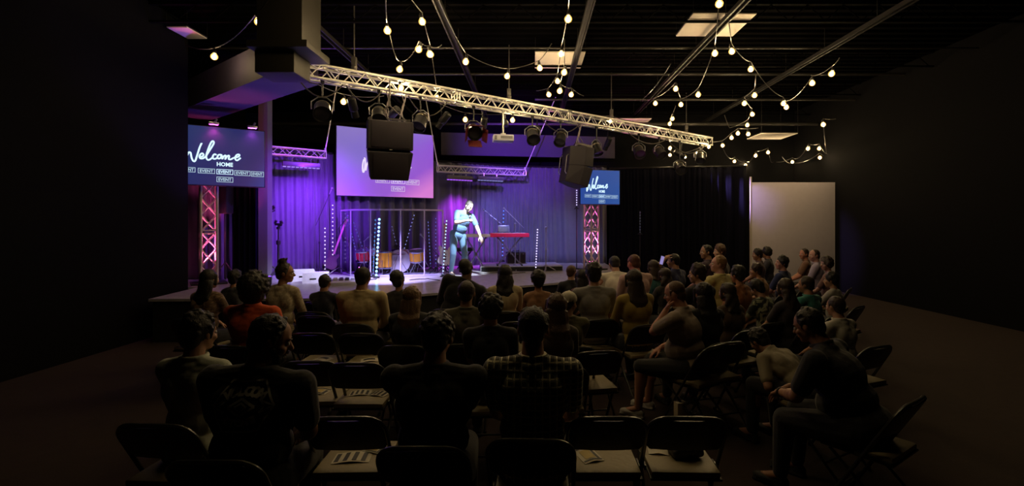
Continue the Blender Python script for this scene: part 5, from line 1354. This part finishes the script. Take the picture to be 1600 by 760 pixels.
# ---- the speaking man on the stage
sp_root = thing('person', 'man on stage in blue T-shirt and jeans holding a microphone, one arm lowered', 'person', (SPK[0]-.16, SPK[1]+.05, SZ), math.radians(-148))
SP = dict(stand=True, s=1.03, vox=.009, seed=5, w=1.06, belly=.005, lean=.30, side=-.24, twist=.10, pelvis=(.02, -.02, .95), hyaw=.25, hroll=-.15, hpitch=.5,
          knees=((.15, .04, .51), (-.12, .08, .51)), ankles=((.17, -.05, .085), (-.15, .0, .085)),
          skin=(.80, .62, .55), hair='short', hair_c=(.05, .042, .038), shirt_m=cloth('denim_tee', (.11, .21, .40)), trouser_m=cloth('jeans_blue', (.11, .21, .36)), sleeve='short', collar=False, beard=False,
          shoe_m=mat('stage_shoe', (.4, .42, .5), .6, var=.1))
_q = dict(SP)
SP['armR'] = ((.00, .46, 1.27), (1, -.1, -.9), 'grip', (.2, .5, .8))
SP['armL'] = ((-.38, .46, .82), (-.6, -.5, .2), 'point', (0, .4, 1))
spk = figure(sp_root, SP)
S_, E_, W_, a_ = spk.arms[1]
mw = (Matrix.Translation(sp_root.location) @ Matrix.Rotation(math.radians(-148), 4, 'Z'))
h0 = W_+(W_-E_).normalized()*.07; 
mdir = (spk.hc+spk.HR @ Vector((0, .10, -.07))-h0).normalized()
mp = mw @ (h0-mdir*.06+Vector((0, 0, -.0)))
mc = thing('handheld_microphone', 'black handheld microphone in the right hand of the man on stage', 'microphone', tuple(mp))
mdw = mw.to_3x3() @ mdir
MB().cyl((0, 0, 0), mdw*.17, .013, .019).build('handle', M_RUB, mc)
MB().ell(mdw*.195, .028).build('head_grille', mat('mic_grey', (.3, .3, .36), .35, .5), mc)

# watch on the large man, phone etc.
def watch_on(q, k, label):
    S0, E0, W0, a0 = q.arms[k]; d = (W0-E0).normalized(); c = E0.lerp(W0, .93)
    M = Matrix.Translation(q.root.location) @ Matrix.Rotation(q.root.rotation_euler.z, 4, 'Z')
    cw = M @ c; dw = M.to_3x3() @ d; R = dw.to_track_quat('Z', 'Y').to_matrix()
    t = thing('wrist_watch', label, 'watch', tuple(cw))
    MB().lathe([(.031, -.012), (.035, -.010), (.035, .010), (.031, .012)], R=R, n=18).build('strap', M_RUB, t)
    MB().box(R @ Vector((0, -.037, 0)), (.03, .012, .032), R, bev=.004).build('case', mat('watch_silver', (.75, .75, .78), .2, .8), t)
watch_on(q42, -1, 'silver wrist watch on the left wrist of the large man in black')

flush()
# ------------------------------------------------------------------ folding chairs
M_CHF = mat('chair_frame', (.10, .10, .095), .30, .75, var=.08)
M_CHB = mat('chair_back', (.016, .015, .014), .45, .2, bump='noise', bscale=40, bstr=.15)
M_CHS = mat('chair_vinyl', (.30, .25, .15), .5, bump='noise', bscale=30, bstr=.25, var=.08)
def make_chair():
    t = thing('folding_chair', 'x', 'chair')
    hw = .225; r = .0125
    def side_pt(zz):   # the long tube: front foot -> up to the back rest
        y0, z0, y1, z1 = .22, .0, -.235, .80
        f = zz/.80; return y0+(y1-y0)*f
    pts = []
    for zz in (.015, .2, .4, .55, .66): pts.append((-hw, side_pt(zz), zz))
    for k in range(7):
        a = k/6*PI/2; pts.append((-hw+.10*(1-math.cos(a)), side_pt(.70+.10*math.sin(a)), .70+.10*math.sin(a)))
    pts += [(x, side_pt(.80)-.012, .806) for x in (-.06, 0, .06)]
    pts += [(-x, y, z) for x, y, z in reversed(pts[:12])]
    MB().tube(pts, r, 8).build('frame_tube', M_CHF, t)
    # back rest: curved padded panel between the tubes
    mb = MB(); n = 12; rows = 8; F = []
    for lay in (0, 1):
        for j in range(rows+1):
            f = j/rows; z = .575+.215*f
            hwz = hw-.006
            if z > .70: hwz = hw-.10+.10*math.sqrt(max(0, 1-((z-.70)/.10)**2))-.008
            if z < .60: hwz = hw-.012-(.60-z)*.6
            for i in range(n+1):
                x = -hwz+2*hwz*i/n; bow = .022*(1-(x/hw)**2)
                mb.v.append(Vector((x, side_pt(z)-bow+(-.010 if lay == 0 else .012), z)))
    W = n+1; off = (rows+1)*W
    for j in range(rows):
        for i in range(n):
            a = j*W+i; mb.f.append((a, a+1, a+W+1, a+W)); mb.f.append((off+a, off+a+W, off+a+W+1, off+a+1))
    for i in range(n): mb.f.append((i, off+i, off+i+1, i+1)); a = rows*W+i; mb.f.append((a, a+1, off+a+1, off+a))
    for j in range(rows):
        a = j*W; mb.f.append((a, a+W, off+a+W, off+a)); a = j*W+n; mb.f.append((a, off+a, off+a+W, a+W))
    mb.build('backrest', M_CHB, t)
    MB().box((0, .02, .452), (.40, .41, .04), bev=.018).build('seat', M_CHS, t)
    MB().box((0, .02, .428), (.41, .42, .014), bev=.004).build('seat_pan', M_CHB, t)
    for s_ in (-1, 1):
        MB().tube([(s_*(hw-.022), .17, .42), (s_*(hw-.02), -.05, .22), (s_*(hw-.02), -.255, .012)], .011, 8).build('rear_leg', M_CHF, t)
        MB().cyl((s_*hw, .222, 0), (s_*hw, .215, .03), .017).build('rubber_foot', M_RUB, t)
        MB().cyl((s_*(hw-.02), -.257, 0), (s_*(hw-.02), -.25, .03), .015).build('rubber_foot', M_RUB, t)
        MB().box((s_*(hw-.012), side_pt(.44)+.0, .44), (.012, .10, .03), bev=.003).build('hinge_bracket', M_CHF, t)
    MB().cyl((-hw+.02, -.16, .117), (hw-.02, -.16, .117), .008).build('cross_bar', M_CHF, t)
    MB().cyl((-hw, side_pt(.16), .16), (hw, side_pt(.16), .16), .008).build('cross_bar', M_CHF, t)
    return t
chair0 = make_chair(); first = [True]
def chair(x, y, yaw, label, group=None):
    c = chair0 if first[0] else copy_tree_fast()
    first[0] = False
    c.location = (x, y, 0); c.rotation_euler = (0, 0, yaw); c['label'] = label
    if group: c['group'] = group
    return c
_kids = [o for o in bpy.data.objects if o.parent == chair0]
def copy_tree_fast():
    c = chair0.copy(); COL.objects.link(c)
    for k in _kids:
        d = k.copy(); COL.objects.link(d); d.parent = c
    return c
G = 'folding chairs of the audience'
for (x, y), yaw, lab in CHAIR_JOBS: chair(x+.10*math.sin(yaw), y-.10*math.cos(yaw), yaw, lab, G)
def empty_chair(px, Yb, yaw, lab):
    x = (px-CX)/FPX*Yb; off = Rz(yaw) @ Vector((0, -.24, 0)); chair(x-off.x, Yb-off.y, yaw, lab, G); return Vector((x-off.x, Yb-off.y, 0))
e1 = empty_chair(951, 2.74, 0, 'empty folding chair in the nearest row with one leaflet on its beige seat')
e2 = empty_chair(1077, 2.74, -.03, 'empty folding chair in the nearest row holding a dark bag and small card')
e3 = empty_chair(536, 2.74, .03, 'empty folding chair in the nearest row holding a wide striped leaflet')
e4 = empty_chair(482, 3.85, .05, 'empty folding chair half hidden by the man with the hexagon print')
e5 = empty_chair(555, 3.80, 0, 'empty folding chair in the second row with zigzag printed leaflets')
e6 = empty_chair(483, 4.84, 0, 'empty folding chair in the third row, left one, with folded papers')
e7 = empty_chair(561, 4.82, 0, 'empty folding chair in the third row, right one, with a pale leaflet')
e8 = empty_chair(490, 5.75, 0, 'empty folding chair in the fourth row directly left of the man in cream')
e9 = empty_chair(495, 6.75, 0, 'empty folding chair in the fifth row behind the child')
e13 = empty_chair(935, 4.15, .2, 'empty folding chair behind the man in the white cap')
e14 = empty_chair(1212, 5.35, .35, 'empty folding chair behind the person in the striped top')
e15 = empty_chair(812, 5.4, 0, 'empty folding chair between the beige blouse and the plaid shirt')

# ------------------------------------------------------------------ things lying on the seats
M_PAPER = mat('paper', (.62, .58, .48), .7, bump='noise', bscale=20, bstr=.1); M_INK = mat('ink_black', (.02, .02, .025), .6, var=.05); M_GOLD = mat('paper_yellow', (.50, .38, .12), .6, var=.1)
def leaflet(e, dx, dy, rz, w_, h_, label, style=0, zo=0.0):
    t = thing('leaflet', label, 'leaflet', (e.x+dx, e.y+dy, .4735+zo), rz)
    mb = MB(); n = 6; vs = []
    for lay in (0, 1):
        for i in range(n+1):
            x = -w_/2+w_*i/n; z = .010*math.sin(i/n*PI)**2+.0015*lay
            vs += [(x, -h_/2, z), (x, h_/2, z)]
    m = 2*(n+1)
    fs = [(2*i, 2*i+2, 2*i+3, 2*i+1) for i in range(n)]+[(m+2*i, m+2*i+1, m+2*i+3, m+2*i+2) for i in range(n)]+[(2*i, m+2*i, m+2*i+2, 2*i+2) for i in range(n)]+[(2*i+1, 2*i+3, m+2*i+3, m+2*i+1) for i in range(n)]+[(0, 1, m+1, m), (2*n, m+2*n, m+2*n+1, 2*n+1)]
    mb.add(vs, fs).build('sheet', M_PAPER, t)
    zt = .0035
    def patch(x0, x1, y0, y1, m_, nm):
        k = 6; vs = []
        for i in range(k+1):
            x = x0+(x1-x0)*i/k; z = .010*math.sin((x+w_/2)/w_*PI)**2+zt; vs += [(x, y0, z), (x, y1, z)]
        MB().add(vs, [(2*i, 2*i+2, 2*i+3, 2*i+1) for i in range(k)]).build(nm, m_, t)
    if style == 0:
        patch(-w_*.46, w_*.46, h_*.30, h_*.44, M_INK, 'printed_band'); patch(-w_*.3, w_*.2, -h_*.3, h_*.2, M_GOLD, 'printed_picture')
        patch(w_*.26, w_*.40, -h_*.42, h_*.2, M_INK, 'printed_stripe'); patch(-w_*.46, w_*.46, -h_*.44, -h_*.36, M_INK, 'printed_band')
    elif style == 1:
        for k in range(4): patch(-w_*.45+k*w_*.24, -w_*.33+k*w_*.24, -h_*.4, h_*.4, M_INK, 'printed_stripe')
    else: patch(-w_*.35, w_*.3, -h_*.1, h_*.3, M_INK, 'printed_block')
    return t
leaflet(e1, -.09, .02, .35, .13, .20, 'leaflet with black bands and a yellow picture on the beige seat of the nearest row')
leaflet(e2, -.10, .09, -.15, .12, .14, 'small white card on the seat beside the dark bag', 2)
leaflet(e3, -.02, -.02, .1, .22, .13, 'wide striped leaflet on the seat in the nearest row left', 1)
leaflet(e3, .08, .09, -.2, .14, .11, 'second leaflet lying behind the wide striped one in the nearest row', 0, .0)
leaflet(e5, -.06, .05, .15, .17, .12, 'striped leaflet on the left of the seat in the second row', 1)
leaflet(e5, .10, .03, -.25, .15, .11, 'striped leaflet on the right of the seat in the second row', 1)
leaflet(e7, .02, .02, .3, .18, .13, 'pale leaflet on the right seat in the third row', 2)
leaflet(e6, .02, .04, -.3, .17, .13, 'pale folded paper on the left seat in the third row', 2)
leaflet(e8, .03, .04, .5, .16, .12, 'pale leaflet on the seat left of the man in cream', 1)
leaflet(e4, -.02, .04, -.2, .17, .13, 'leaflet on the half hidden seat beside the hexagon print', 0)
bg = thing('shoulder_bag', 'small dark brown bag slumped on the seat in the nearest row right', 'bag', (e2.x+.05, e2.y+.03, .474), .1)
pend(MB().ell((0, 0, .05), (.11, .09, .05)).ell((.03, .01, .06), (.09, .08, .05)).box((0, 0, .03), (.2, .15, .05), bev=.02), 'bag_body', mat('bag_leather', (.035, .025, .02), .5, bump='noise', bscale=30, bstr=.4), bg, .008, 3)
MB().tube([(-.09, 0, .07), (-.05, -.08, .11), (.04, -.09, .10), (.09, 0, .07)], .006).build('strap', M_RUB, bg)
MB().box((0, -.085, .07), (.04, .008, .015), bev=.003).build('clasp', M_CHROME, bg)
flush()
bx = thing('carton_box', 'upright cream box on the floor beyond the chair with the dark bag', 'box', ((1063-CX)/FPX*4.45, 4.45, 0), .25)
MB().box((0, 0, .132), (.095, .07, .264), bev=.004).build('carton', mat('carton_cream', (.62, .52, .36), .7, bump='noise', bscale=25, bstr=.1), bx)
MB().box((0, 0, .267), (.098, .073, .006), bev=.002).build('lid', M_PAPER, bx)
hp = thing('sunglasses', 'pair of glasses lying on the floor beside the cream box', 'glasses', ((1089-CX)/FPX*4.85, 4.85, .002), .2)
gm = MB()
for k in (-1, 1):
    gm.tube([(k*.035+.026*math.cos(a), 0, .022+.020*math.sin(a)) for a in [2*PI*i/14 for i in range(14)]], .003, 6, closed=True); gm.tube([(k*.062, 0, .03), (k*.066, .06, .028), (k*.064, .12, .012)], .0025, 6)
gm.build('frame', M_CHROME, hp)
bk = thing('open_booklet', 'open pale booklet held over the laps near the striped top', 'booklet', tuple(P(1195, 487, 6.15)), .5)
for k in (-1, 1): MB().box((k*.085, 0, .02), (.17, .22, .012), Ry(-k*.25), bev=.003).build('page_block', M_PAPER, bk)
ph = thing('smartphone', 'glowing phone held up by the person in navy near the black curtain', 'phone', tuple(P(1034, 407, 7.95)), .4)
MB().box((0, 0, 0), (.072, .009, .15), Ry(.3), bev=.003).build('body', M_RUB, ph)
MB().box((0, -.0055, 0), (.064, .002, .135), Ry(.3)).build('display', emis('phone_display', (.55, .45, 1.0), .5), ph)
